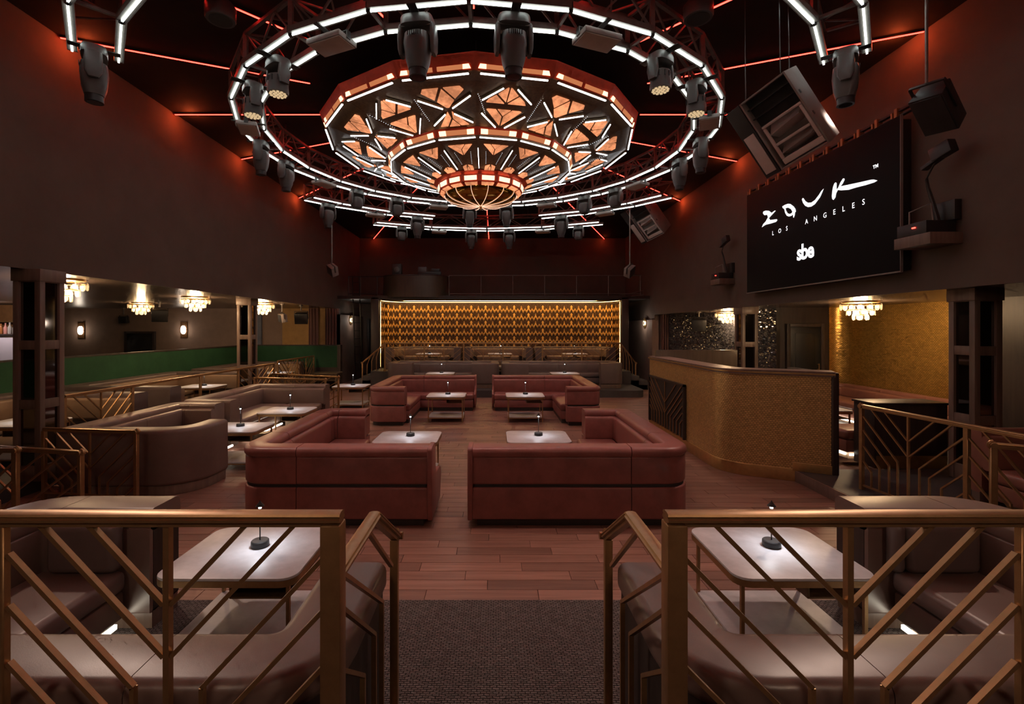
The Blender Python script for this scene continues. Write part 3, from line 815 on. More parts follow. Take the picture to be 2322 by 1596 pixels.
for ang, lab in ((38,'LED wash head on the left of the ring, the upper of two'),(50.5,'LED wash head on the left of the ring, the lower of two'),(-35.5,'LED wash head on the right of the ring, the upper of two'),(-49.5,'LED wash head on the right of the ring, the lower of two')):
    place('wash', proto_wash, RM, ang, lab, gH, 1.1)
for ang, lab in ((129.2,'short moving head on the far left of the ring, left of two'),(145.2,'short moving head on the far left of the ring, right of two'),(-140.2,'short moving head on the far right of the ring, left of two'),(-127.2,'short moving head on the far right of the ring, right of two')):
    place('beam', proto_beam, RM, ang, lab, gH, 1.0)
for ang, lab in ((23.8,'grey flat panel light on the ring, upper left of the chandelier'),(-21,'grey flat panel light on the ring, upper right of the chandelier'),(70.8,'flat panel light at the left edge of the ring'),(-67.2,'flat panel light at the right edge of the ring'),
                 (115.5,'flat panel light low on the left of the ring'),(161.8,'flat panel light behind the dome, left side'),(-155.5,'flat panel light behind the dome, right side'),(-117.5,'flat panel light low on the right of the ring')):
    place('panel', proto_panel, RM, ang, lab, gP, 1.0, dz=-.06)
for r, ang, lab in ((5.69,53.5,'large black moving head on the top left truss arc'),(5.64,-54,'large black moving head on the top right truss arc'),
                    (5.72,132,'black moving head at the left end of the back left arc'),(5.72,158.8,'black moving head at the right end of the back left arc'),(5.67,-156.5,'black moving head on the back right arc'),
                    (7.31,175.8,'rearmost black moving head left of the centre ray'),(7.31,-174,'rearmost black moving head right of the centre ray')):
    place('profile', proto_profile, r, ang, lab, gH, 1.0)
for r, ang, lab in ((7.31,157.3,'short moving head at the left end of the rearmost arc'),(7.31,-155.5,'short moving head at the right end of the rearmost arc')):
    place('beam', proto_beam, r, ang, lab, gH, 1.0)
for r, ang, lab in ((5.72,146,'flat panel light on the back left arc'),(5.67,-143,'flat panel light on the back right arc'),(7.31,167.2,'flat panel light on the rearmost arc, left of the centre ray'),(7.31,-165,'flat panel light on the rearmost arc, right of the centre ray')):
    place('panel', proto_panel, r, ang, lab, gP, 1.0, dz=-.06)
# two ceiling cans at the top edge
for x, y, lab in ((-3.28,5.0+.75,'round black can light at the top left, at the end of a red ray'),(2.42,5.72,'round black can light at the top right, at the end of a red ray')):
    t = thing('can_light', lab, 'ceiling light', (x,y,ZC-.45), 0, 'round black can lights')
    MB().lathe([(.16,0),(.17,.02),(.17,.16),(.12,.22)], (0,0,0), 20).build('housing', M['charcoal'], t)
    MB().lathe([(.13,-.004),(.13,.01)], (0,0,0), 20).build('lens', M['black'], t)
    MB().tube([(0,0,.2),(0,0,.45)], .02).build('stem', M['blacksteel'], t)
# light from the moving heads (dimmed house look): cone lights at their lenses
WARM = (1.0,.74,.60); ROSE = (1.0,.60,.50)
def head_light(r, ang, dst, power, angle, color=WARM, z=-.75):
    p = cp(r, R(ang), ZT0+z)
    o = light('SPOT', 'head_beam', p, power, color, size=.09, angle=R(angle), blend=.9); aim(o, p, dst); return o
head_light(RM, 8.2, (-1.2,6.2,0), P_HEAD_BIG, 95, ROSE); head_light(RM, -6.8, (1.2,6.2,0), P_HEAD_BIG, 95, ROSE)
head_light(RM, 83, (-4.5,9,0), P_HEAD, 95); head_light(RM, 97.8, (-4.2,10.5,0), P_HEAD, 95)
head_light(RM, -81.2, (4,8,0), P_HEAD, 95); head_light(RM, -96.2, (3,11,0), P_HEAD, 95, ROSE)
head_light(RM, 174, (-1.2,11.5,0), P_HEAD, 90, ROSE); head_light(RM, -171.5, (.9,11.5,0), P_HEAD, 90, ROSE)
head_light(5.69, 53.5, (-1.9,2.9,.4), P_BOOTH*1.2, 75, z=-.78); head_light(5.64, -54, (2.1,2.9,.4), P_BOOTH*1.2, 75, z=-.78)
head_light(5.72, 132, (-5,12.5,.5), P_HEAD, 90); head_light(5.72, 158.8, (-1,16,.8), P_HEAD, 80); head_light(5.67, -156.5, (1.5,16,.8), P_HEAD, 80)

# ------------------------------------------------------------------ hanging loudspeakers
def basis(t, d, h):
    d = Vector(d).normalized(); h = Vector(h); h = (h-d*h.dot(d)).normalized(); w = h.cross(d)
    # local x = w (right), y = d (into the box), z = -h (up)
    t.rotation_mode = 'QUATERNION'
    t.rotation_quaternion = Matrix((w, d, -h)).transposed().to_quaternion()
def horn_speaker(label, c, W, H, D, axes, grp):
    t = thing('horn_loudspeaker', label, 'loudspeaker', c, 0, grp)
    w, d, u = (Vector(q).normalized() for q in axes)
    d = (d-w*d.dot(w)).normalized(); u = w.cross(d)
    t.rotation_mode = 'QUATERNION'; t.rotation_quaternion = Matrix((w, d, u)).transposed().to_quaternion()
    m = MB(); th = .02; s = H*2
    m.box(-W,-W+th,0,D,-H,H); m.box(W-th,W,0,D,-H,H); m.box(-W+th,W-th,0,D,-H,-H+th); m.box(-W+th,W-th,0,D,H-th,H); m.box(-W+th,W-th,D-th,D,-H+th,H-th)
    m.build('cabinet', M['speaker'], t, bevel=.005)
    m = MB().box(-W+th,W-th,.14,.16,.22*H,H-th)
    for z in (.45,.72): m.box(-W+th,W-th,.05,.14,z*H,(z+.035)*H)
    m.build('upper_baffle', M['black'], t, smooth=0)
    a0, a1, b0, b1 = -.78*W, .90*W, -.92*H, .20*H; fr = .07*H
    m = MB(); m.box(a0,a1,.012,.05,b1-fr,b1); m.box(a0,a1,.012,.05,b0,b0+fr*2.2); m.box(a0,a0+fr,.012,.05,b0+fr*2.2,b1-fr); m.box(a1-fr*1.2,a1,.012,.05,b0+fr*2.2,b1-fr); m.box(a0+fr,a1-fr*1.2,.012,.05,-.42*H,-.35*H)
    m.build('horn_frame', M['horn'], t, bevel=.008, seg=2)
    MB().box(-W+th,W-th,.22,.235,-H+th,.22*H).build('horn_throat', M['speaker'], t, smooth=0)
    for zc, hh in ((-.06,.20),(-.62,.14)):
        v = MB(); z = zc*H; q = hh*H
        v.v = [(a0+fr,.03,z-q*.2),(a0+fr,.22,z+q),(a0+fr,.22,z-q),(a1-.30*W,.02,z+.05*H),(a1-fr,.22,z+q),(a1-fr,.22,z-q*.6)]
        v.f = [(0,3,4,1),(0,2,5,3),(3,5,4),(0,1,2),(1,4,5,2)]
        v.build('horn_vane', M['horn'], t, smooth=0)
    m = MB(); m.prism([(-W-.005,-.01,0),(-W-.22*s,.06,0),(-W-.20*s,D,0),(-W-.005,D,0)], (0,0,2*H)); m.v = [(x,y,z-H) for x,y,z in m.v]; m.build('side_cabinet', M['black'], t, bevel=.006)
    m = MB(); m.prism([(-W-.03,-.012,0),(-W-.19*s,.042,0),(-W-.19*s,.06,0),(-W-.03,.02,0)], (0,0,1.1*H)); m.v = [(x,y,z-.9*H) for x,y,z in m.v]; m.build('side_horn_face', M['horn'], t, bevel=.004)
    m = MB()
    for z in (.35,-.25): m.box(W-.003,W+.004,.06,.10,z*H,(z+.10)*H)
    m.build('rigging_slot', M['black'], t, smooth=0)
    return t
AX1 = ((.506,-.801,.319),(.656,.598,.461),(-.56,-.024,.828)); AX2 = ((.532,-.807,.257),(.579,.568,.585),(-.618,-.162,.769))
horn1 = horn_speaker('large grey horn loudspeaker hanging tilted beside the screen', (3.054,5.1,4.337), .252, .431, .438, AX1, 'horn loudspeakers')
horn2 = horn_speaker('small far horn loudspeaker hanging at the back right', (4.43,14.2,5.302), .315, .571, .546, AX2, 'horn loudspeakers')
def cable(label, pts, r=.005):
    mb = MB().tube(pts, r, 6); o = mb.build('hanging_cable', M['blacksteel']); return tag(o, label, 'cable', 'speaker suspension cables')
def lpt(o, v):
    return o.matrix_world @ Vector(v) if False else Vector(o.location) + o.rotation_quaternion @ Vector(v)
for i, (v, lab) in enumerate((((-.22,.15,.44),'left cable holding the large horn loudspeaker'),((.2,.06,.44),'middle cable holding the large horn loudspeaker'),((.2,.38,.44),'right cable holding the large horn loudspeaker'))):
    p = lpt(horn1, v); cable(lab, [p, p+Vector((.02,.05,.6)), (p.x+.04,p.y+.10,ZC)])
for i, (v, lab) in enumerate((((-.25,.15,.58),'left cable holding the small far horn loudspeaker'),((.28,.3,.58),'right cable holding the small far horn loudspeaker'))):
    p = lpt(horn2, v); cable(lab, [p, (p.x+.02,p.y+.1,ZC)])
def box_speaker(label, c, s, rot, pole_top=None, grp='small hanging box loudspeakers', m=None):
    t = thing('box_loudspeaker', label, 'loudspeaker', c, 0, grp)
    t.rotation_euler = rot
    prof = [(-.5*s,-.30*s),(.5*s,-.30*s),(.42*s,.32*s),(-.42*s,.32*s)]
    MB().prism([(x,y,-.42*s) for x,y in prof], (0,0,.84*s)).build('cabinet', m or M['black'], t, bevel=.02*s)
    MB().box(-.46*s,.46*s,-.33*s,-.30*s,-.39*s,.39*s).build('grille', M['black'], t, bevel=.01*s)
    b = MB()
    for q in (-1,1): b.box(q*.50*s-.01,q*.50*s+.01,-.04*s,.04*s,-.05*s,.56*s)
    b.box(-.51*s,.51*s,-.04*s,.04*s,.55*s,.58*s)
    b.build('yoke', M['blacksteel'], t, smooth=0)
    if pole_top:
        p = Vector(c) + t.rotation_euler.to_matrix() @ Vector((0,0,.582*s)) + Vector((0,0,.02))
        po = MB().tube([p, (p.x,p.y,pole_top)], .022, 8).tube([(p.x,p.y,pole_top-.02),(p.x,p.y,pole_top)], .07, 10).build('hanging_pole', M['steel'])
        tag(po, 'thin pole of the '+label.replace(' hanging on a pole','').replace('box loudspeaker','speaker'), 'pole', 'loudspeaker poles')
    return t
bx1 = box_speaker('black box loudspeaker hanging at the upper right by the screen', (4.355,4.72,4.318), .40, (0,0,0), None)
_w, _d, _u = Vector((.363,-.929,-.078)), Vector((.624,.18,.761)), Vector((-.692,-.325,.644))
bx1.scale = (.70,.92,1.28)
bx1.rotation_euler = Matrix((_w, _d, _u)).transposed().to_euler()
_p = Vector((4.155,4.626,4.515)); tag(MB().tube([_p, (_p.x,_p.y,ZC)], .013, 8).tube([(_p.x,_p.y,ZC-.02),(_p.x,_p.y,ZC)], .07, 10).build('hanging_pole', M['steel']), 'thin pole carrying the loudspeaker by the screen', 'pole', 'loudspeaker poles')
box_speaker('small box loudspeaker hanging on a pole at the far left', (-4.72,14.0,3.87), .33, (R(25),R(28),R(-40)), ZC, m=M['speaker'])
box_speaker('small box loudspeaker hanging on a pole at the far right', (3.92,14.0,3.84), .33, (R(25),R(-32),R(40)), ZC, m=M['speaker'])

# ------------------------------------------------------------------ LED screen on the right wall
XS = 5.74
scr = thing('led_screen', 'big black LED screen with white logos on the right wall', 'screen', (XS,8.87,2.97))
MB().box(XS+.02,XR,6.86,10.90,3.00,5.15).build('back_frame', M['black'], scr, world=True, bevel=.01)
MB().box(XS,XS+.03,6.80,10.94,2.98,5.18).build('display', M['screen'], scr, world=True, bevel=.003)
e = MB(); e.box(XS-.008,XS+.03,6.79,6.80,2.97,5.18); e.box(XS-.008,XS+.03,6.79,10.95,2.955,2.975)
e.build('edge_trim', M['speaker'], scr, world=True, smooth=0)
rail = MB().box(XS+.05,XS+.11,6.55,11.0,5.27,5.30).box(XS+.05,XS+.11,6.55,11.0,5.20,5.215)
rail.build('hanging_rail', M['blacksteel'], scr, world=True, smooth=0)
for i in range(12):
    y = 6.9 + i*.36
    MB().box(XS+.03,XS+.12,y,y+.05,5.18,5.32).box(XS+.02,XS+.05,y+.07,y+.10,5.2,5.28).build('rail_clamp', M['bronze'], scr, world=True, smooth=0)
LOGO = {
'z':[(10.28,4.623),(10.267,4.659),(10.179,4.657),(10.056,4.623),(9.959,4.558),(9.847,4.577),(9.812,4.565),(10.056,4.469),(10.01,4.42),(9.774,4.384),(9.754,4.359),(9.803,4.335),(9.965,4.342),(10.179,4.357),(10.325,4.335),(10.267,4.394),(10.179,4.427),(10.093,4.495),(10.117,4.553),(10.226,4.573)],
'u':[(8.976,4.568),(8.956,4.591),(8.925,4.577),(8.873,4.51),(8.802,4.462),(8.709,4.441),(8.608,4.462),(8.508,4.523),(8.439,4.576),(8.379,4.6),(8.418,4.541),(8.476,4.47),(8.519,4.445),(8.608,4.387),(8.709,4.369),(8.802,4.383),(8.884,4.429),(8.944,4.498)],
'k1':[(8.123,4.604),(8.093,4.619),(8.064,4.6),(8.064,4.496),(8.034,4.474),(8.074,4.429),(8.093,4.365),(8.137,4.335),(8.169,4.358),(8.179,4.41),(8.169,4.485),(8.153,4.55)],
'k2':[(8.074,4.488),(8.025,4.512),(7.977,4.581),(7.919,4.629),(7.886,4.621),(7.878,4.598),(7.919,4.55),(7.967,4.516),(7.789,4.49),(7.593,4.461),(7.341,4.428),(7.277,4.414),(7.202,4.375),(7.261,4.365),(7.44,4.376),(7.628,4.396),(7.789,4.406),(7.957,4.446)]}
oo = [(9.591,4.593),(9.508,4.605),(9.4,4.6),(9.321,4.573),(9.218,4.498),(9.167,4.438),(9.154,4.387),(9.179,4.378),(9.192,4.325),(9.218,4.282),(9.238,4.296),(9.243,4.353),(9.295,4.337),(9.374,4.344),(9.441,4.376),(9.495,4.446),(9.522,4.526),(9.569,4.558)]
oi = [(9.481,4.533),(9.4,4.525),(9.308,4.473),(9.264,4.414),(9.282,4.39),(9.347,4.386),(9.414,4.418),(9.459,4.478)]
def fillpoly(loops, name):
    bm = bmesh.new()
    for lp in loops:
        vs = [bm.verts.new((XS-.006, y, z)) for y, z in lp]
        for i in range(len(vs)): bm.edges.new((vs[i], vs[(i+1) % len(vs)]))
    bmesh.ops.triangle_fill(bm, edges=bm.edges, use_beauty=True)
    for v in bm.verts: v.co -= Vector(scr.location)
    me = bpy.data.meshes.new(name); bm.to_mesh(me); bm.free(); me.materials.append(M['white_ink'])
    return obj(name, me, scr)
for k in ('z','u','k1','k2'): fillpoly([LOGO[k]], 'logo_stroke')
fillpoly([oo, oi], 'logo_stroke')
def text_on_screen(body, y_left, z_base, size, name, spacing=1.0, bold=0.0, sx=1.0):
    cu = bpy.data.curves.new(name, 'FONT'); cu.body = body; cu.size = size; cu.space_character = spacing; cu.offset = bold; cu.resolution_u = 3
    tmp = bpy.data.objects.new(name+'_tmp', cu); col.objects.link(tmp)
    bpy.context.view_layer.update()
    me = bpy.data.meshes.new_from_object(tmp.evaluated_get(bpy.context.evaluated_depsgraph_get()))
    bpy.data.objects.remove(tmp); me.name = name; me.materials.clear(); me.materials.append(M['white_ink'])
    mx = Matrix(((0,0,-1,XS-.006),(-sx,0,0,y_left),(0,1,0,z_base),(0,0,0,1)))
    me.transform(Matrix.Translation(-Vector(scr.location)) @ mx)
    return obj(name, me, scr)
text_on_screen('LOS  ANGELES', 9.94, 4.085, .125, 'logo_text', 3.45, .001)
text_on_screen('sbe', 9.13, 3.455, .40, 'logo_text', .88, .012, 1.0)
text_on_screen('TM', 7.29, 4.575, .075, 'logo_text', 1.0, .002)

# ------------------------------------------------------------------ wall shelves with control gear and jointed lamps beside the screen
def gear_shelf(label, y, z, s, flip=1):
    t = thing('gear_shelf', label, 'wall shelf', (XR,y,z), 0, 'wall shelves with gear beside the screen')
    MB().box(-.46*s,0,-.30*s,.30*s,0,.16*s).build('shelf', M['darkwood'], t, bevel=.006)
    MB().box(-.44*s,-.02,-.22*s,.27*s,.16*s,.34*s).build('control_box', M['black'], t, bevel=.006)
    MB().box(-.455*s,-.44*s,-.05*s,.0,.26*s,.275*s).build('indicator', M['ledred'], t, smooth=0)
    MB().tube([(-.40*s,.1*s,.30*s),(-.40*s,.1*s,.52*s),(-.28*s,-.12*s,.60*s),(-.24*s,-.12*s,.20*s)], .012*s, 6).build('tube_frame', M['speaker'], t)
    MB().box(-.10*s,0,-.28*s,.05*s,.34*s,.62*s).build('junction_box', M['blacksteel'], t, bevel=.005)
    arm = MB().tube([(-.16*s,-.1*s,.34*s),(-.18*s,-.04*s,.62*s),(-.2*s,.02*s,.86*s),(-.26*s,-.02*s,.98*s)], [.03*s,.026*s,.022*s,.02*s], 7)
    arm.tube([(-.26*s,-.02*s,.98*s),(-.28*s,-.18*s,1.16*s)], .014*s, 6); arm.build('jointed_arm', M['blacksteel'], t)
    h = MB().obox((-.28*s,-.30*s,1.28*s), (.06*s,0,0), (0,.15*s,-.03*s), (0,.03*s,.09*s)); h.build('lamp_head', M['black'], t, bevel=.015*s)
    MB().obox((-.28*s,-.16*s,1.17*s), (.05*s,0,0), (0,.16*s,-.05*s), (0,.01*s,.025*s)).build('barn_door', M['black'], t, bevel=.006)
    return t
gear_shelf('dark shelf with control gear and jointed lamp, right of the screen', 6.38, 3.24, .92)
gear_shelf('dark shelf with control gear and jointed lamp, left of the screen', 12.15, 3.27, .85)
# ------------------------------------------------------------------ sofas
def rbox(x0,x1,y0,y1,z0,z1,r=.04,seg=3):
    return MB().box(x0,x1,y0,y1,z0,z1), dict(bevel=r, seg=seg)
def red_sofa(label, pts, radii, seams, side, seats, ends, base, grp='oxblood U-shaped sofas on the wooden floor'):
    t = thing('lounge_sofa', label, 'sofa', base, 0, grp)
    path = roundpath(pts, radii, 8); L = plen(path); S = [0]+seams+[L]
    MB().sweep(subpath(path,.05,L-.03), rr(.06,.22,0,.10,.01), side).build('plinth', M['blackwood'], t, world=True)
    for a, b in zip(S[:-1], S[1:]):
        sp = subpath(path, a+(.004 if a else 0), b-(.004 if b < L else 0))
        MB().sweep(sp, rr(0,.2,.085,.435,.022), side).build('lower_panel', M['red'], t, world=True)
        MB().sweep(sp, rr(.004,.2,.462,.77,.028), side).build('upper_panel', M['red'], t, world=True)
        MB().sweep(sp, rr(-.012,.26,.752,.865,.05,4), side).build('top_roll', M['red'], t, world=True)
        MB().sweep(sp, rr(.2,.31,.40,.775,.045), side).build('back_cushion', M['red'], t, world=True)
    MB().sweep(subpath(path,.02,L-.02), rr(.02,.18,.42,.48,.005), side).build('groove', M['black'], t, world=True)
    for (x0,x1,y0,y1) in seats:
        MB().box(x0+.02,x1-.02,y0+.02,y1-.02,.0,.09).build('seat_plinth', M['blackwood'], t, world=True)
        MB().box(x0,x1,y0,y1,.085,.285).build('seat_base', M['red'], t, world=True, bevel=.02, seg=2)
        MB().box(x0-.01,x1+.01,y0-.01,y1+.01,.285,.435).build('seat_cushion', M['red'], t, world=True, bevel=.045, seg=4)
    for (x, y, dx, dy, th) in ends:   # end panel: x,y = outer back corner, (dx,dy) = inward direction
        P = [(0,.075),(.74,.075),(.82,.30),(.82,.43),(.70,.47),(.36,.50),(.30,.60),(.275,.85),(.24,.875),(.0,.875),(-.03,.85),(-.035,.3)]
        ax = Vector((-dy,dx,0)) if dx == 0 else Vector((0,1,0))
        m = MB().prism([(x+dx*d, y+dy*d, z) for d, z in P], Vector((1 if dx == 0 else 0, 0 if dx == 0 else 1, 0))*th)
        m.build('end_panel', M['red'], t, world=True, bevel=.014, seg=2)
    return t
# front left: near run, left run, short far return
red_sofa('oxblood leather U-shaped sofa in the foreground, left of the aisle', [(-.73,5.2),(-2.82,5.2),(-2.82,7.85),(-2.04,7.85)], [0,.30,.26,0], [1.42,2.75,4.15,4.85], 1,
         [(-2.50,-.74,5.51,6.08),(-2.51,-1.95,6.10,7.54)], [(-.73,5.2,0,1,.055)], (-1.8,6.4,0))
red_sofa('oxblood leather U-shaped sofa in the foreground, right of the aisle', [(-.24,5.2),(2.16,5.2),(2.16,7.85),(1.42,7.85)], [0,.30,.26,0], [1.72,3.05,4.45,5.0], -1,
         [(-.23,1.84,5.51,6.08),(1.29,1.85,6.10,7.54)], [(-.24,5.2,0,1,-.055)], (.95,6.4,0))
red_sofa('oxblood leather U-shaped sofa further back, left of the aisle', [(-2.0,10.65),(-2.82,10.65),(-2.82,13.5),(-.56,13.5)], [0,.26,.30,0], [.8,2.1,3.2,4.3], 1,
         [(-2.51,-1.95,10.98,12.6),(-2.51,-.57,12.63,13.19)], [(-.56,13.5,0,-1,.055)], (-1.8,12.2,0))
red_sofa('oxblood leather U-shaped sofa further back, right of the aisle', [(1.60,10.65),(2.38,10.65),(2.38,13.5),(-.02,13.5)], [0,.26,.30,0], [.8,2.1,3.2,4.4], -1,
         [(1.51,2.07,10.98,12.6),(-.01,2.07,12.63,13.19)], [(-.02,13.5,0,-1,-.055)], (1.2,12.2,0))

def booth_sofa(label, pts, radii, seams, side, seats, base, m='brown', z0=0.0, h=.85, th=.26, grp=None, cush=True, led=None, inner='brown', plinth='darkwood', zlo=None):
    t = thing('booth_sofa', label, 'sofa', base, 0, grp)
    path = roundpath(pts, radii, 8); L = plen(path); S = [0]+seams+[L]
    MB().sweep(path, rr(.03,th-.02,z0,z0+.13,.008), side).build('plinth', M[plinth], t, world=True)
    for a, b in zip(S[:-1], S[1:]):
        sp = subpath(path, a+(.002 if a else 0), b-(.002 if b < L else 0))
        MB().sweep(sp, rr(0,th,zlo if zlo else z0+.125,z0+h,.05,4), side).build('backrest', M[m], t, world=True)
        if cush:
            MB().sweep(sp, rr(th,th+.11,z0+.40,z0+h-.07,.045,3), side).build('back_cushion', M[inner], t, world=True)
    if zlo: MB().sweep(path, rr(.02,th-.03,z0+.12,zlo+.02,.01), side).build('shaded_outer_panel', M['blackwood'], t, world=True); MB().sweep(path, rr(th-.035,th+.005,z0+.12,zlo+.03,.012), side).build('inner_panel', M[inner], t, world=True)  # outer panel blackened to paint in the shade under the top pad
    for q in seats:
        x0,x1,y0,y1 = q[:4]
        MB().box(x0,x1,y0,y1,z0+.11,z0+.30).build('seat_base', M[inner], t, world=True, bevel=.02)
        MB().box(x0-.015,x1+.015,y0-.015,y1+.015,z0+.30,z0+.45).build('seat_cushion', M[inner], t, world=True, bevel=.05, seg=4)
        MB().box(x0+.07,x1-.07,y0+.07,y1-.07,z0,z0+.11).build('seat_plinth', M['tan'], t, world=True)
    for (x0,x1,y0,y1) in (led or []):
        MB().box(x0,x1,y0,y1,z0+.055,z0+.085).build('toe_light', M['floorled'], t, world=True, smooth=0)
    return t
# near booths either side of the aisle
nb = [(-2.46,3.76),(-3.55,3.76),(-3.55,1.74),(-.60,1.74),(-.60,2.66)]
booth_sofa('taupe leather booth sofa wrapping the left foreground table', nb, [0,.36,.36,.36,0], [.66,2.0,5.0], -1, [(-3.19,-2.62,2.15,3.40),(-2.60,-.98,2.09,2.45)], (-2.0,2.7,0), 'brown', th=.33, grp='foreground booth sofas', h=.86, cush=False, led=[(-2.66,-2.64,2.5,3.36)], zlo=.70)
nb2 = [(2.66,3.76),(3.75,3.76),(3.75,1.74),(.68,1.74),(.68,2.66)]
booth_sofa('taupe leather booth sofa wrapping the right foreground table', nb2, [0,.36,.36,.36,0], [.66,2.0,5.1], 1, [(2.82,3.40,2.15,3.40),(1.06,2.80,2.09,2.45)], (2.2,2.7,0), 'brown', th=.33, grp='foreground booth sofas', h=.86, cush=False, led=[(2.84,2.86,2.5,3.36)], zlo=.70)
def pillow(label, x0,x1,y0,y1,z0,z1, m='greyl'):
    o = MB().box(x0,x1,y0,y1,z0,z1).build('back_pillow', M[m], None, bevel=.05, seg=4)
    c = Vector(((x0+x1)/2,(y0+y1)/2,z0)); o.data.transform(Matrix.Translation(-c)); o.location = c
    return tag(o, label, 'cushion', 'loose back cushions of the foreground booths')
pillow('wide leather back cushion at the far end of the left foreground booth', -3.10,-2.62,3.30,3.42,.455,.80)
pillow('wide leather back cushion at the far end of the right foreground booth', 2.86,3.36,3.30,3.42,.455,.80)
pillow('narrow leather bolster at the far end of the right foreground booth', 2.76,2.85,3.31,3.42,.455,.80)
# left side booths on the main floor
booth_sofa('taupe leather booth sofa with a rounded near end behind the left railing', [(-3.86,6.95),(-3.86,6.14),(-5.75,6.14),(-5.75,8.62),(-4.85,8.62)], [0,.55,.25,.2,0], [1.9,3.6,5.2], 1,
           [(-5.36,-4.75,6.45,8.2)], (-4.9,7.2,0), 'brown', th=.30, grp='booth sofas along the left side', led=[(-4.70,-4.68,6.5,8.6)])
booth_sofa('taupe leather booth sofa in the middle of the left side', [(-4.80,8.72),(-5.75,8.72),(-5.75,11.5),(-3.95,11.5)], [0,.2,.3,.1], [.9,2.2,3.6,4.6], 1,
           [(-5.36,-4.75,9.1,11.0),(-4.72,-4.0,10.6,11.1)], (-4.9,10.1,0), 'brown', th=.30, grp='booth sofas along the left side', led=[(-4.70,-4.68,9.1,10.6)])
# left lounge booths behind the inner rail
for y0, y1, lab, mm in ((4.6,8.9,'nearest','greyl'),(9.5,13.2,'second','greyl'),(13.8,17.3,'farthest','greyl')):
    booth_sofa('grey brown booth sofa against the green partition, %s of three' % lab, [(-6.75 if y0 > 13 else -6.42,y0),(-8.85,y0),(-8.85,y1),(-6.85 if y0 > 9 else -6.42,y1)], [0,.25,.25,0], [2.3,2.3+(y1-y0)], 1 if False else -1*-1,
               [(-8.42,-7.85,y0+.45,y1-.45)], (-7.6,(y0+y1)/2,.15), mm, z0=.15, th=.34, grp='booth sofas of the left lounge', inner='tan')
# stage sofas
booth_sofa('dark taupe rounded sofa on the low stage, left of centre', [(-2.7,15.7),(-3.55,15.7),(-3.55,16.92),(.14,16.92),(.14,15.62),(-.75,15.62)], [0,.28,.25,.25,.3,0], [1.9,2.8,3.7,4.6,5.4], 1,
           [(-3.15,-.3,16.1,16.6)], (-1.7,16.3,.22), 'greyl', z0=.22, h=.82, th=.28, grp='dark sofas on the low stage', inner='greyl')
booth_sofa('dark taupe rounded sofa on the low stage, right of centre', [(1.1,15.62),(.22,15.62),(.22,16.92),(4.2,16.92),(4.2,15.6),(3.45,15.6)], [0,.3,.25,.25,.28,0], [2.0,2.9,3.9,4.9,5.8], 1,
           [(.62,3.8,16.1,16.6)], (2.2,16.3,.22), 'greyl', z0=.22, h=.82, th=.28, grp='dark sofas on the low stage', inner='greyl')
# upper tier booths below the gold wall
for i, (x0, x1, lab) in enumerate(((-4.2,-1.3,'left'),(-1.2,1.45,'middle'),(1.55,4.62,'right'))):
    booth_sofa('tan booth sofa below the gold relief wall, %s of three' % lab, [(x0,18.35),(x0,19.5),(x1,19.5),(x1,18.35)], [0,.95 if i == 0 else .3,.95 if i == 2 else .3,0], [1.2,1.2+(x1-x0)*.5,1.0+(x1-x0)], 1,
               [(x0+.5,x1-.5,18.85,19.1)], ((x0+x1)/2,19,.65), 'greyl', z0=.65, h=.80, th=.26, grp='booth sofas under the gold wall', inner='tan')
# right lounge banquettes
booth_sofa('rust leather banquette curving along the amber mosaic wall', [(8.49,8.22),(8.49,11.70),(7.9,11.70)], [0,.3,0], [1.1,2.2], -1, [(7.5,8.12,8.3,11.3)], (8.2,9,.15), 'rust', z0=.15, h=.70, th=.14, grp='rust banquettes of the right lounge', inner='rust', led=[(7.46,7.48,8.4,11.3)])
booth_sofa('rust leather seat block with lit toe kick behind the bronze rail', [(6.62,7.36),(6.62,7.95)], [0,0], [], -1, [(5.38,6.45,7.36,7.92)], (6.1,7.6,.15), 'rust', z0=.15, h=.62, th=.14, grp='rust banquettes of the right lounge', cush=False, inner='rust', led=[(5.42,5.44,7.45,7.9),(5.45,6.4,7.38,7.39)])
booth_sofa('rust leather banquette at the right edge of the picture', [(5.55,5.62),(7.4,5.62),(7.4,4.0)], [0,.3,0], [1.5], 1, [(5.5,7.0,4.75,5.3)], (6.3,5.1,.15), 'rust', z0=.15, h=.86, th=.14, grp='rust banquettes of the right lounge', inner='rust', led=[(5.55,7.0,4.70,4.72)])

# ------------------------------------------------------------------ tables with lamps
def proto_table():
    t = thing('marble_table', '', 'table')
    tp = [(x,y,.575) for x,y in [p for p in rr(-.45,.45,-.39,.39,.10,5)]]
    MB().prism(tp, (0,0,.018)).build('table_top', M['marble'], t, bevel=.004, seg=2)
    fr = [(x,y,.535) for x,y in rr(-.45,.45,-.39,.39,.10,5)]
    MB().prism(fr, (0,0,.04)).build('edge_band', M['bronze'], t)
    for sx in (-1,1):
        for sy in (-1,1):
            MB().box(sx*.39-.011,sx*.39+.011,sy*.33-.011,sy*.33+.011,0,.54).build('leg', M['bronze'], t, smooth=0)
    MB().box(-.40,.40,-.34,.34,.105,.125).build('lower_shelf', M['marble'], t, bevel=.003)
    MB().box(-.41,.41,-.35,.35,.088,.105).build('shelf_band', M['bronze'], t, smooth=0)
    m = MB(); m.box(.02,.032,-.34,.34,.44,.535); m.box(.02,.385,-.34,.34,.44,.452)
    m.build('hanging_tray', M['darkbronze'], t, smooth=0)
    return t
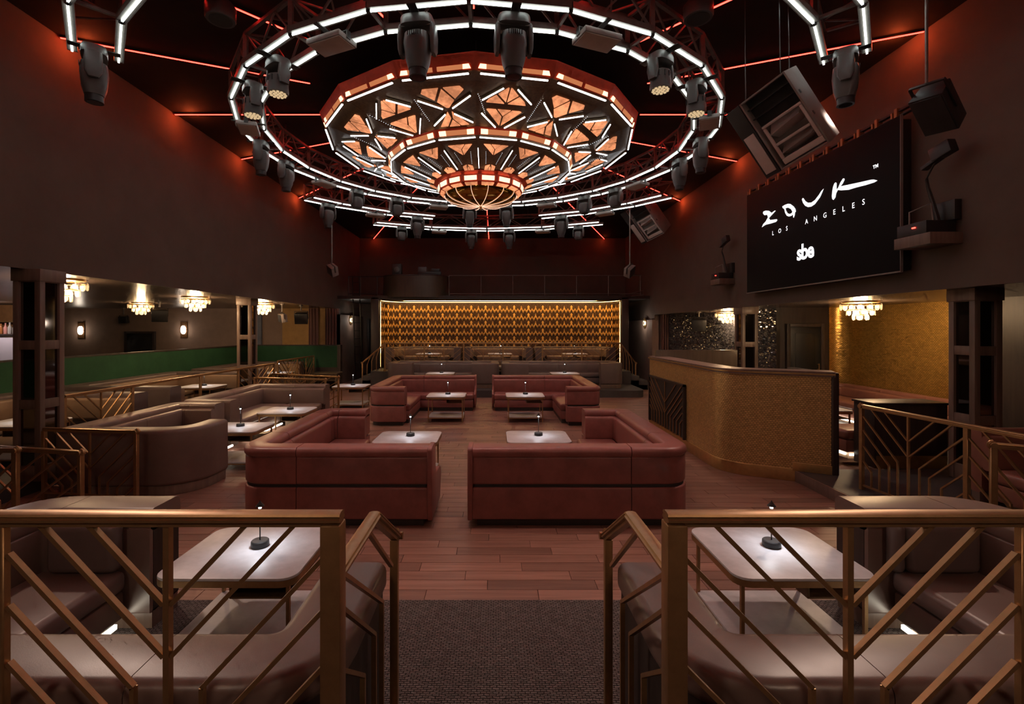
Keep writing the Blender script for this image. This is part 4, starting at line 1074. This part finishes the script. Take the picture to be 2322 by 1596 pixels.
def proto_lamp():
    t = thing('table_lamp', '', 'lamp')
    MB().lathe([(.058,0),(.062,.006),(.060,.040),(.054,.046)], (0,0,0), 24).build('base', M['black'], t)
    MB().tube([(0,0,.044),(0,0,.30)], .0045, 6).build('stem', M['blacksteel'], t)
    MB().lathe([(.030,.288),(.026,.293),(.006,.318),(.002,.328)], (0,0,0), 16).build('shade', M['black'], t)
    MB().lathe([(.010,.270),(.013,.287)], (0,0,0), 10).build('bulb', M['tip'], t)
    return t
PT = None; PLMP = None
tables = [  # x, y, floor z, rot, which
 (-1.70,3.38,.004,0,'left foreground booth'),(1.96,3.38,.004,0,'right foreground booth'),
 (-1.25,6.95,0,0,'front left red sofa'),(.62,6.98,0,0,'front right red sofa'),
 (-1.14,11.42,0,0,'rear left red sofa'),(.71,11.42,0,0,'rear right red sofa'),
 (-4.10,7.65,0,0,'nearest left booth sofa'),(-3.98,9.25,0,0,'middle left booth sofa'),(-3.96,13.3,0,0,'low rail in front of the ladder'),
 (-1.75,15.55,.22,0,'dark stage sofa left of centre'),(2.25,15.55,.22,0,'dark stage sofa right of centre'),
 (-2.45,17.85,.65,0,'left booth under the gold wall'),(.2,17.85,.65,0,'middle booth under the gold wall'),(2.95,17.85,.65,0,'right booth under the gold wall'),
 (-7.15,7.3,.15,0,'nearest booth of the left lounge'),(-7.25,11.9,.15,0,'second booth of the left lounge'),(-7.05,15.6,.15,0,'farthest booth of the left lounge'),
 (5.75,8.65,.15,0,'amber mosaic wall in the right lounge')]
for i, (x, y, z, a, w) in enumerate(tables):
    if PT is None: PT = proto_table(); o = PT
    else: o = copy_tree(PT)
    o.location = (x, y, z); tag(o, 'white marble table with bronze legs at the '+w, 'table', 'white marble tables')
    hgt = .593
    if z == .22: o.scale = (1,1,.86); hgt *= .86
    if PLMP is None: PLMP = proto_lamp(); l = PLMP
    else: l = copy_tree(PLMP)
    l.location = (x+.02, y+.06, z+hgt); l.rotation_euler = (0,0,i*.7)
    tag(l, 'slim black table lamp at the '+w, 'lamp', 'slim black table lamps')
    light('SPOT', 'lamp_light', (x+.02+.02, y+.06-.02, z+hgt+.262), P_LAMP*(1.5 if y < 5 else 1.0), (.86,.93,1.0), size=.03, angle=R(150), blend=.9)

# ------------------------------------------------------------------ bronze chevron railings
HR = [(-.022,-.045),(-.022,-.022),(-.038,-.018),(-.038,-.006),(-.026,.002),(-.034,.008),(-.030,.018),(-.014,.024),(.014,.024),(.030,.018),(.034,.008),(.026,.002),(.038,-.006),(.038,-.018),(.022,-.022),(.022,-.045)]
HR = [(y*.80, z*.70) for y, z in HR]
def rail_piece(a, b, m):
    a, b = Vector(a), Vector(b); d = (b-a).normalized(); sd = Vector((-d.y,d.x,0)).normalized(); up = sd.cross(d)*-1
    if up.z < 0: up = -up
    m.loft([[a+sd*y+up*z for y, z in HR], [b+sd*y+up*z for y, z in HR]])
    return m
def scroll(p, d, m, r=.032):
    d = Vector(d).normalized(); p = Vector(p); sd = Vector((-d.y,d.x,0)).normalized()
    pts = []
    for i in range(19):
        q = R(90-i*30); rr_ = r*(1-.035*i)
        pts.append(p + d*(math.cos(q)*rr_) + Vector((0,0,math.sin(q)*rr_-r)))
    m.tube(pts, .016, 6)
    m.tube([p+Vector((0,0,-r))-sd*.036, p+Vector((0,0,-r))+sd*.036], r*.8, 12)
def chevrons(t, x0, x1, H, zb, bw=.015, bd=.020, only_top=False):
    c = (x0+x1)/2; hw = (x1-x0)/2; k = hw/.555
    def bar(pts):
        m = MB()
        for a, b in zip(pts[:-1], pts[1:]): m.bar((a[0],0,a[1]), (b[0],0,b[1]), bd, bw, up=(0,0,1)) if abs(a[0]-b[0]) > 1e-6 else m.box(a[0]-bw/2,a[0]+bw/2,-bd/2,bd/2,min(a[1],b[1]),max(a[1],b[1]))
        m.build('bar', M['bronze'], t, smooth=0)
    MB().box(c-.010,c+.010,-.012,.012,zb,H-.04).build('bar', M['bronze'], t, smooth=0)
    sl = 1.07/k if k > .6 else 1.5
    for tk, bend in ((.335,.012),(.51,.012),(.725,.116*k),(.90,.215*k),(1.09,.33*k),(1.28,.43*k)):
        for s in (-1,1):
            so = min(hw-.02, (tk-.04)/sl)             # outer end on rail or post
            zt = H-(tk-sl*so)
            zi = H-(tk-sl*bend)
            if zi > zt: continue
            pts = [(c+s*so, zt), (c+s*bend, max(zi, zb))]
            if bend > .02 and zi > zb: pts.append((c+s*bend, zb))
            bar(pts)
def railing(label, p0, p1, z0, H, panels, scrolls=(False,False), posts=None, plain=(), zb=.07, ext=.0, pw=.045):
    p0, p1 = Vector((*p0,0)), Vector((*p1,0)); d = p1-p0; L = d.length
    t = thing('chevron_railing', label, 'railing', (p0.x,p0.y,z0), math.atan2(d.y,d.x), 'bronze chevron railings')
    m = MB(); rail_piece((-ext,0,H-.024), (L+ext,0,H-.024), m); m.build('handrail', M['bronze'], t, smooth=30)
    ps = [L*i/panels for i in range(panels+1)] if posts is None else posts
    for x in ps: MB().box(x-pw/2,x+pw/2,-pw/2,pw/2,0,H-.05).build('post', M['bronze'], t, bevel=.004, seg=1)
    for i in range(len(ps)-1):
        if i in plain: continue
        chevrons(t, ps[i], ps[i+1], H, zb)
        MB().box(ps[i],ps[i+1],-.012,.012,zb-.022,zb).build('bottom_rail', M['bronze'], t, smooth=0)
    for k, f in enumerate(scrolls):
        if f:
            m = MB(); scroll((-ext if k == 0 else L+ext, 0, H), (-1 if k == 0 else 1, 0, 0), m); m.build('scroll', M['bronze'], t)
    return t
ZP = .60
rl = railing('bronze chevron railing across the left foreground', (-2.77,1.62), (-.545,1.62), ZP, .945, 2, pw=.03, ext=.03)
MB().box(2.225-.034,2.225+.034,-.034,.034,0,.90).build('corner_post', M['bronze'], rl, bevel=.006)
rl = railing('bronze chevron railing across the right foreground', (.605,1.62), (2.95,1.62), ZP, .945, 2, pw=.03, ext=.03)
MB().box(-.034,.034,-.034,.034,0,.90).build('corner_post', M['bronze'], rl, bevel=.006)
def aisle_rail(label, x, sgn):
    t = thing('stair_railing', label, 'railing', (x,1.66,.15), 0, 'stair railings beside the aisle')
    m = MB(); rail_piece((x,1.66,1.29), (x,2.24,1.285), m); rail_piece((x,2.24,1.285), (x,2.72,.985), m); m.build('handrail', M['bronze'], t, world=True, smooth=30)
    m = MB(); scroll((x,2.74,1.0), (0,1,0), m, .026); m.build('scroll', M['bronze'], t, world=True)
    MB().box(x-.022,x+.022,2.66,2.70,0,.98).build('post', M['bronze'], t, world=True, bevel=.004)
    for pts in ([(2.13,1.25),(2.60,.87)], [(1.66,1.38),(1.70,1.30),(2.38,.80),(2.38,.02)], [(1.66,1.21),(2.23,.735),(2.23,.02)], [(1.66,.98),(2.04,.68),(2.04,.10)], [(1.66,.76),(1.86,.60),(1.86,.30)]):
        m = MB()
        for a, b in zip(pts[:-1], pts[1:]):
            if a == (1.66,1.38): continue
            m.bar((x,a[0],a[1]), (x,b[0],b[1]), .022, .016)
        m.build('bar', M['bronze'], t, world=True, smooth=0)
    MB().box(x-.012,x+.012,1.9,2.70,.03,.05).build('bottom_rail', M['bronze'], t, world=True, smooth=0)
aisle_rail('bronze stair railing with scroll end, left of the aisle', -.56, -1)
aisle_rail('bronze stair railing with scroll end, right of the aisle', .632, 1)
railing('bronze chevron railing in front of the nearest left booth sofa', (-5.68,6.06), (-4.40,5.90), 0, .92, 1, (False,True), zb=.10)
railing('bronze railing with scroll end at the left edge, nearer one', (-5.95,5.25), (-4.22,4.9), 0, .92, 1, (False,True))
railing('short bronze railing cut off by the left edge of the picture', (-6.1,4.85), (-4.83,4.85), 0, .96, 1, (False,True))
railing('long bronze railing along the left lounge platform', (-6.2,6.92), (-6.2,13.5), .15, 1.06, 1, posts=[0,1.30,3.2,4.7,6.58], plain=(1,2))
railing('bronze railing along the far end of the left lounge', (-6.55,14.5), (-6.55,17.4), .15, 1.06, 2)
railing('bronze railing behind the middle left booth sofa, front one', (-6.1,12.2), (-4.16,11.8), 0, .94, 1, (False,True))
railing('bronze railing behind the middle left booth sofa, rear one', (-6.15,13.3), (-4.05,12.45), 0, .94, 1, (False,True))
railing('bronze railing of the right lounge beside the black platform', (4.58,6.0), (4.80,3.55), .15, 1.07, 2, (True,False))
railing('bronze railing with scroll end at the right edge, nearer one', (4.17,4.02), (4.55,3.80), .15, 1.06, 1, (True,False))
railing('bronze railing along the front of the upper stage tier', (-3.90,17.06), (4.48,17.06), .65, 1.03, 6)
def stage_rail(label, x0, x1, y):
    t = thing('stair_railing', label, 'railing', (x1,y,0), 0, 'stair railings of the stage')
    m = MB(); rail_piece((x0,y,1.66), (x1,y,.95), m); m.build('handrail', M['bronze'], t, world=True, smooth=30)
    MB().box(x1-.02,x1+.02,y-.02,y+.02,0,.93).build('post', M['bronze'], t, world=True, bevel=.003)
    m = MB(); scroll((x1+(.02 if x1 > x0 else -.02),y,.96), (1 if x1 > x0 else -1,0,0), m, .03); m.build('scroll', M['bronze'], t, world=True)
    for i in range(1,5):
        q = i/5; xx = x0+(x1-x0)*q; zt = 1.66-.71*q
        MB().bar((xx-(x1-x0)*.14,y,zt-.02+.1), (xx,y,zt-.24), .02).bar((xx,y,zt-.24), (xx,y,.12), .02).build('bar', M['bronze'], t, world=True, smooth=0)
    MB().bar((x0,y,.72), (x1,y,.10), .02).build('bottom_rail', M['bronze'], t, world=True, smooth=0)
stage_rail('bronze stair railing down the left end of the stage', -3.92, -4.75, 17.25)
stage_rail('bronze stair railing down the right end of the stage', 4.5, 5.05, 17.25)
# ------------------------------------------------------------------ gold mosaic service counter
ct = thing('mosaic_counter', 'curved gold mosaic counter with dark wooden top and bronze grille', 'counter', (3.8,7.6,0))
cpath = roundpath([(3.40,10.55),(3.40,7.22),(4.66,6.58)], [0,.60,0], 14)
CL = plen(cpath)
MB().sweep(cpath, [(0,.17),(0,1.49),(.08,1.49),(.08,.17)], side=-1, uv=True).build('mosaic_face', M['goldmosaic'], ct, world=True)
MB().sweep(cpath, rr(-.012,.06,0,.175,.006), side=-1).build('brass_kick', M['brass'], ct, world=True)
MB().sweep(subpath(cpath, CL-.50, CL), rr(-.016,.02,.15,.27,.004), side=-1).build('kick_step', M['brass'], ct, world=True)
MB().sweep(cpath, [(-.03,1.49),(-.03,1.56),(.34,1.56),(.34,1.49)], side=-1).build('counter_top', M['darkwood'], ct, world=True)
MB().sweep(cpath, [(-.036,1.515),(-.036,1.535),(-.028,1.535),(-.028,1.515)], side=-1).build('brass_inlay', M['brass'], ct, world=True)
MB().box(4.62,4.70,6.56,7.6,.15,1.55).build('end_panel', M['blackwood'], ct, world=True, bevel=.005)
MB().box(3.46,5.2,10.3,10.40,0,1.70).build('back_panel', M['djwood'], ct, world=True, bevel=.005)
MB().sweep(cpath, [(.08,.05),(.08,1.49),(.10,1.49),(.10,.05)], side=-1).build('inner_lining', M['blackwood'], ct, world=True)
# grille recess in the left face
gr = bpy.data.objects.new('grille', None); col.objects.link(gr); gr.empty_display_size = .1; gr.location = (3.385,9.5,.2); gr['label'] = 'black framed bronze chevron grille'
MB().box(3.37,3.395,8.55,10.45,.20,1.12).build('backing', M['black'], gr, world=True)
m = MB(); m.box(3.345,3.39,8.53,8.57,.18,1.16); m.box(3.345,3.39,10.43,10.47,.18,1.16); m.box(3.345,3.39,8.53,10.47,1.12,1.16); m.build('frame', M['blackwood'], gr, world=True, smooth=0)
def gbar(pts):
    m = MB()
    for a, b in zip(pts[:-1], pts[1:]): m.bar((3.358,a[0],a[1]), (3.358,b[0],b[1]), .016, .016)
    m.build('bar', M['bronze'], gr, world=True, smooth=0)
gbar([(9.5,.2),(9.5,1.12)])
for tk, bend in ((.42,0),(.62,0),(.74,.14),(.86,.30),(1.0,.46),(1.12,.62),(1.25,.78)):
    for s in (-1,1):
        so = min(.9, (tk-.0)/.72); zt = 1.12-(tk-.72*so); zi = 1.12-(tk-.72*bend)
        if zi > zt: continue
        pts = [(9.5+s*so,zt),(9.5+s*bend,max(.2,zi))]
        if bend and zi > .2: pts.append((9.5+s*bend,.2))
        gbar(pts)
gr.parent = ct; gr.location = Vector(gr.location)-Vector(ct.location)
# dark low partition box in the right lounge
dk = thing('low_partition', 'black wooden low partition box behind the right rail', 'partition', (5.95,7.1,.15))
MB().box(5.45,6.5,6.9,7.3,.15,1.06).build('body', M['blackwood'], dk, world=True, bevel=.006)
MB().box(5.43,6.52,6.88,7.32,1.06,1.09).build('top_cap', M['blackwood'], dk, world=True, bevel=.004)
MB().box(5.47,6.48,6.885,6.9,.15,.33).build('brass_kick', M['brass'], dk, world=True)

# ------------------------------------------------------------------ columns with smoked mirror panels
def column(label, x, y, w, z0, z1, mirror='mirror', rows=(.34,.62), deco=False):
    t = thing('mirror_column', label, 'column', (x,y,z0), 0, 'wooden columns with mirror panels')
    h = z1-z0; a = w/2
    MB().box(-a+.05,a-.05,-a+.05,a-.05,0,h).build('core', M['blackwood'], t, smooth=0)
    for sx in (-1,1):
        for sy in (-1,1): MB().box(sx*a-(.075 if sx > 0 else 0),sx*a+(.075 if sx < 0 else 0),sy*a-(.075 if sy > 0 else 0),sy*a+(.075 if sy < 0 else 0),0,h).build('stile', M['darkwood'], t, bevel=.004)
    for z_ in (0,)+tuple(r*h for r in rows)+(h-.17,):
        zz = .12 if z_ else .2
        if z_ == h-.17: zz = .17
        MB().box(-a+.006,a-.006,-a+.006,a-.006,z_,z_+zz).build('cross_rail', M['darkwood'], t, bevel=.003)
    MB().box(-a-.015,a+.015,-a-.015,a+.015,h-.16,h).build('capital', M['darkwood'], t, bevel=.006)
    zs = [.2]+[r*h for r in rows]+[h-.17]
    for i in range(len(zs)-1):
        z0_, z1_ = zs[i]+(.12 if i else 0), zs[i+1]
        MB().box(-a+.075,a-.075,-a+.035,-a+.05,z0_,z1_).build('mirror_panel', M[mirror], t, smooth=0)
        MB().box(-a+.075,a-.075,a-.05,a-.035,z0_,z1_).build('mirror_panel', M[mirror], t, smooth=0)
        MB().box(-a+.035,-a+.05,-a+.075,a-.075,z0_,z1_).build('mirror_panel', M[mirror], t, smooth=0)
        MB().box(a-.05,a-.035,-a+.075,a-.075,z0_,z1_).build('mirror_panel', M[mirror], t, smooth=0)
    return t
column('big wooden column with smoked mirror panels at the left edge', -6.14, 6.48, .36, .15, ZSL)
column('wooden column with smoked mirror panels by the middle of the left lounge', -6.54, 12.7, .36, .15, ZSL)
column('big wooden column with smoked mirror panels at the right edge', 6.37, 6.38, .36, .15, ZSR, rows=(.30,.655))
column('far wooden column with mirror panels behind the mosaic counter', 6.17, 11.8, .38, .15, ZSR)

# ------------------------------------------------------------------ glass chandeliers of the side lounges
def proto_glass():
    t = thing('glass_chandelier', '', 'chandelier')
    MB().lathe([(.30,0),(.30,-.03),(.10,-.04)], (0,0,0), 20).build('ceiling_plate', M['brass'], t)
    fr = MB()
    for r, z in ((.30,-.07),(.20,-.17),(.10,-.26)):
        fr.tube([(r*math.cos(2*math.pi*i/20), r*math.sin(2*math.pi*i/20), z) for i in range(21)], .006, 5)
    fr.tube([(0,0,-.02),(0,0,-.27)], .01, 6); fr.build('frame', M['brass'], t)
    dm = MB().loft([[(.055*math.cos(q)*k, y, .062*math.sin(q)*k) for q in [2*math.pi*i/14 for i in range(14)]] for k, y in ((.78,-.006),(1,-.007),(1,.007),(.78,.006))])
    for fi in range(42): dm.mi[fi] = 1
    dm = dm.mesh('glass_disc', [M['glassmat'], M['glassrim']])
    for r, z, n in ((.32,-.11,14),(.22,-.21,10),(.12,-.30,6)):
        for i in range(n):
            q = 2*math.pi*i/n; obj('glass_disc', dm, t, (r*math.cos(q), r*math.sin(q), z), (0,0,q+math.pi/2))
    bm_ = MB().lathe([(.012,-.03),(.028,-.01),(.03,.01),(.015,.035)], (0,0,0), 10).mesh('bulb', M['bulb'])
    for i in range(4):
        q = math.pi/4+i*math.pi/2; obj('bulb', bm_, t, (.15*math.cos(q), .15*math.sin(q), -.11))
    return t
PG = None
for x, y, z, w, pw in ((-7.35,11.8,ZSL,'over the second booth of the left lounge',1),(-6.85,7.6,ZSL,'half hidden by the big left column',1),(-6.95,14.4,ZSL,'right of the far mirror column',1),
                   (-10.6,14.4,ZSL,'small in the depth of the left lounge',.6),(7.0,9.2,ZSR,'in front of the amber mosaic wall',1.3),(6.95,14.4,ZSR,'in front of the black mosaic wall',.9)):
    if PG is None: PG = proto_glass(); o = PG
    else: o = copy_tree(PG)
    o.location = (x,y,z); tag(o, 'glass disc chandelier with warm bulbs '+w, 'chandelier', 'glass disc chandeliers')
    light('POINT', 'chandelier_light', (x,y,z-.16), P_GLASS*pw, (1.0,.66,.36), size=.10)

# ------------------------------------------------------------------ left lounge
gp_ = thing('green_partition', 'long green velvet partition bending round the left lounge', 'partition', (-9.0,12,.15))
gpath = [(-9.0,2.0),(-9.0,17.6),(-5.72,17.6)]
MB().sweep(gpath, [(0,.75),(0,1.54),(.10,1.54),(.10,.75)], side=-1).build('velvet_panel', M['green'], gp_, world=True)
MB().sweep(gpath, [(-.015,1.54),(-.015,1.575),(.115,1.575),(.115,1.54)], side=-1).build('cap', M['blackwood'], gp_, world=True)
MB().sweep(gpath, [(0,.15),(0,.75),(.10,.75),(.10,.15)], side=-1).build('base_panel', M['blackwood'], gp_, world=True)
MB().box(-5.74,-5.62,17.5,17.72,0,1.575).build('end_post', M['blackwood'], gp_, world=True)
bn = thing('console_table', 'low wooden console table in front of the far green partition', 'table', (-5.95,16.9,0))
MB().box(-6.35,-5.45,16.6,17.2,.58,.63).build('table_top', M['djwood'], bn, world=True, bevel=.004)
for x in (-6.3,-5.5):
    for y in (16.65,17.15): MB().box(x-.03,x+.03,y-.03,y+.03,.0,.58).build('leg', M['djwood'], bn, world=True, smooth=0)
MB().box(-6.3,-5.5,16.65,17.15,.35,.39).build('shelf', M['djwood'], bn, world=True, smooth=0)
def sconce(label, x, y, z):
    t = thing('wall_sconce', label, 'wall lamp', (x,y,z), 0, 'wall sconces of the left lounge')
    MB().box(-.13,.13,-.03,0,-.30,.30).build('back_plate', M['goldrib'], t, bevel=.005)
    for s in (-1,1):
        pr = [(.085*math.cos(R(a)), s*(.012+.15*math.sin(R(a)))) for a in range(0,181,20)]
        MB().prism([(a,-.03,b) for a, b in pr], (0,-.06,0)).build('glass', M['sconce'], t, smooth=50)
    MB().box(-.12,.12,-.10,-.02,-.012,.012).build('band', M['brass'], t, smooth=0)
    light('POINT', 'sconce_light', (x,y-.18,z), 3.0, (1,.8,.6), size=.08)
sconce('wall sconce with a split oval glass, left one', -15.9, 18.5, 2.10)
sconce('wall sconce with a split oval glass, right of the dark doorway', -11.95, 18.5, 2.12)
def porthole(label, x, y, z, sgn):
    t = thing('porthole_light', label, 'wall lamp', (x,y,z), 0, 'round porthole lights')
    t.rotation_euler = (0, R(90)*sgn, 0)
    MB().lathe([(.20,0),(.20,.03),(.15,.05)], (0,0,0), 28).build('ring', M['brass'], t)
    MB().lathe([(.145,.02),(.145,.04),(.10,.05)], (0,0,0), 28).build('glass', M['sconce'] if False else glow('porthole_glass', (.85,1,.92), 1.1), t)
    MB().lathe([(.05,.045),(.05,.06)], (0,0,0), 16).build('centre_cap', M['bronze'], t)
    light('POINT', 'porthole_light', (x+.25*sgn,y,z), 5.0, (1,.86,.72), size=.1)
porthole('round porthole light on the far left wall stub', -6.0, 20.0, 2.52, 1)
porthole('round porthole light on the far right wall stub', 5.86, 18.75, 2.38, -1)
def curtain(label, x0, x1, y, z0, z1, n=9):
    path = []
    N = n*6
    for i in range(N+1):
        q = i/N; path.append((x0+(x1-x0)*q, y+.05*math.sin(q*n*2*math.pi)))
    o = MB().sweep(path, [(-.008,z0),(-.008,z1),(.008,z1),(.008,z0)]).build('curtain', M['curtain'], None, smooth=60)
    return tag(o, label, 'curtain', 'mauve curtains')
curtain('mauve curtain left of the gold wallcovering strip in the left lounge', -7.08, -6.72, 18.30, .15, ZSL-.01, 3)
curtain('mauve curtain right of the gold wallcovering strip in the left lounge', -6.45, -6.02, 18.30, .15, ZSL-.01, 4)
curtain('mauve curtain beside the far right wall stub, left panel', 6.14, 6.40, 17.75, .15, ZSR-.01, 3)
curtain('mauve curtain beside the far right wall stub, right panel', 6.52, 6.74, 17.4, .15, ZSR-.01, 2)
box_speaker('black box loudspeaker under the left lounge soffit, left of the glass chandelier', (-9.9,14.2,2.55), .40, (R(15),0,R(35)), ZSL, 'loudspeakers under the left soffit')
box_speaker('pale box loudspeaker under the left lounge soffit, right of the far column', (-6.75,15.3,2.50), .30, (R(10),R(8),R(-45)), ZSL, 'loudspeakers under the left soffit', m=M['speaker'])
box_speaker('black box loudspeaker under the left lounge soffit beside the curtains', (-6.55,16.3,2.52), .42, (R(18),0,R(10)), ZSL, 'loudspeakers under the left soffit')
box_speaker('square black loudspeaker on the far wall above the dark doorway', (-14.0,18.15,2.50), .30, (R(8),0,0), ZSL, 'loudspeakers under the left soffit')
box_speaker('black box loudspeaker in front of the black mosaic wall', (6.45,15.2,2.28), .42, (R(14),0,R(-20)), ZSR, 'loudspeakers under the right soffit')
# bar at the far left
br = thing('back_bar', 'pale bar counter at the far left behind the big column', 'bar', (-14.5,14.6,.15))
MB().box(-16.5,-13.9,14.4,14.9,.15,1.95).build('front_panel', M['white_bar'], br, world=True, bevel=.01)
MB().box(-16.5,-13.85,14.35,14.95,1.95,2.0).build('bar_top', M['blackwood'], br, world=True, bevel=.005)
br = thing('bottle_shelf', 'mirrored gold bottle shelf behind the far left bar', 'shelf', (-15.2,15.0,.15))
MB().box(-16.5,-13.9,14.98,15.05,.15,2.9).build('shelf_mirror', M['goldmosaic2'] if False else M['goldrib'], br, world=True)
MB().box(-16.5,-13.9,14.8,15.0,2.36,2.40).build('shelf', M['brass'], br, world=True)
gm = {'clear':mat('bottle_clear', (.85,.82,.78), .08, trans=.6), 'amber':mat('bottle_amber', (.5,.2,.07), .1, trans=.3), 'rose':mat('bottle_rose', (.75,.35,.3), .1, trans=.3)}
for i, (x, k, lab) in enumerate(((-15.02,'amber','amber bottle on the far left bar, at the picture edge'),(-14.88,'rose','rose tinted bottle on the far left bar'),(-14.75,'clear','clear bottle beside the rose tinted one on the far left bar'),(-14.61,'clear','clear bottle nearest the big column on the far left bar'))):
    s = .95+.15*((i*7) % 5)/5
    o = MB().lathe([(.045*s,0),(.048*s,.02),(.048*s,.19*s),(.018*s,.25*s),(.018*s,.30*s),(.022*s,.30*s),(.022*s,.33*s)], (0,0,0), 14).build('bottle', gm[k])
    o.location = (x, 14.62, 2.0); tag(o, lab, 'bottle', 'bottles on the far left bar')

# ------------------------------------------------------------------ balcony, DJ booth, ladder
bl = thing('balcony_railing', 'thin steel railing of the balcony above the gold wall', 'railing', (1.4,18.4,3.42))
for z in (4.20,3.50): MB().tube([(-1.75,18.4,z),(5.6,18.4,z)], .018, 6).build('rail', M['steel'], bl, world=True)
for i in range(7): MB().tube([(-1.75+i*1.22,18.4,3.42),(-1.75+i*1.22,18.4,4.2)], .016, 6).build('post', M['steel'], bl, world=True)
bl2 = thing('balcony_railing', 'black railing at the left end of the balcony by the ladder', 'railing', (-5.0,18.4,3.42))
for z in (4.15,3.5): MB().tube([(-5.6,18.4,z),(-4.3,18.4,z)], .02, 6).build('rail', M['blacksteel'], bl2, world=True)
for x in (-5.6,-5.15,-4.5): MB().tube([(x,18.4,3.42),(x,18.4,4.15)], .018, 6).build('post', M['blacksteel'], bl2, world=True)
dj = thing('dj_booth', 'dark curved wooden DJ booth on the balcony', 'dj booth', (-3.1,18.6,3.42))
dpth = roundpath([(-4.35,19.8),(-4.35,18.12),(-1.85,18.12),(-1.85,19.8)], .75, 10)
MB().sweep(dpth, [(0,3.36),(0,4.17),(.05,4.17),(.05,3.36)], side=-1).build('front_shell', M['djwood'], dj, world=True)
MB().sweep(dpth, rr(-.02,.35,4.17,4.21,.008), side=-1).build('top', M['blackwood'], dj, world=True)
mon = thing('dj_monitor', 'small black monitor loudspeaker on the DJ booth', 'loudspeaker', (-3.72,18.35,4.21)); MB().box(-.17,.17,-.13,.13,0,.42).build('cabinet', M['black'], mon, bevel=.015)
MB().lathe([(.11,0),(.09,.01)], (0,0,0), 16).build('cone', M['charcoal'], mon).rotation_euler = (R(90),0,0); mon.children[-1].location = (0,-.13,.2)
mx_ = thing('dj_mixer', 'dark mixer and player set on the DJ booth', 'dj gear', (-2.5,18.35,4.21)); MB().box(-.45,.45,-.12,.14,0,.12).build('mixer', M['black'], mx_, bevel=.01)
MB().box(-.42,-.10,-.10,.12,.12,.30).build('player', M['charcoal'], mx_, bevel=.01); MB().box(.08,.40,-.08,.12,.12,.24).build('player', M['black'], mx_, bevel=.01)
ld = thing('ladder', 'narrow black ladder leading up to the balcony', 'ladder', (-5.35,18.95,0))
for s in (-.13,.13): MB().bar((s,0,0),(s-.03,-.35,4.2), .035,.035).build('stringer', M['blacksteel'], ld, smooth=0)
for i in range(13):
    q = (i+.7)/13.5; MB().tube([(-.13-.03*q,-.35*q,4.2*q),(.13-.03*q,-.35*q,4.2*q)], .012, 6).build('rung', M['blacksteel'], ld)
fc = thing('wall_bracket', 'small metal bracket beside the right end of the balcony', 'bracket', (5.5,18.3,3.4))
MB().tube([(-.3,0,0),(.15,0,.05),(.15,0,.22),(-.35,0,.10)], .015, 6).build('tube_frame', M['steel'], fc)

# two added chandeliers, unseen behind the camera, to brighten the foreground railings
for x, w in ((-2.6,'added unseen behind the camera, brightening the left foreground railing'),(2.7,'added unseen behind the camera, brightening the right foreground railing')):
    o = copy_tree(PG); o.location = (x,-1.4,4.3); o.scale = (1.3,)*3; tag(o, 'glass disc chandelier '+w, 'chandelier', 'glass disc chandeliers')
    MB().tube([(0,0,0),(0,0,(ZC-4.3)/1.3)], .015, 6).build('drop_rod', M['brass'], o)
    light('POINT', 'chandelier_light', (x,-1.4,4.05), P_BACK_FILL, (1.0,.74,.56), size=.25)

dl = thing('bar_fill_light', 'small added fill light, unseen above the far left bar', 'ceiling light', (-14.6,13.6,ZSL))  # lamp added out of view to brighten the bar front and bottles
MB().lathe([(.06,0),(.06,-.03),(.045,-.035)], (0,0,0), 16).build('rim', M['brass'], dl); MB().lathe([(.045,-.02),(.045,-.03)], (0,0,0), 16).build('lens', M['sconce'], dl)
light('POINT', 'fill_light', (-14.6,13.6,ZSL-.1), 40, (1,.84,.8), size=.05)
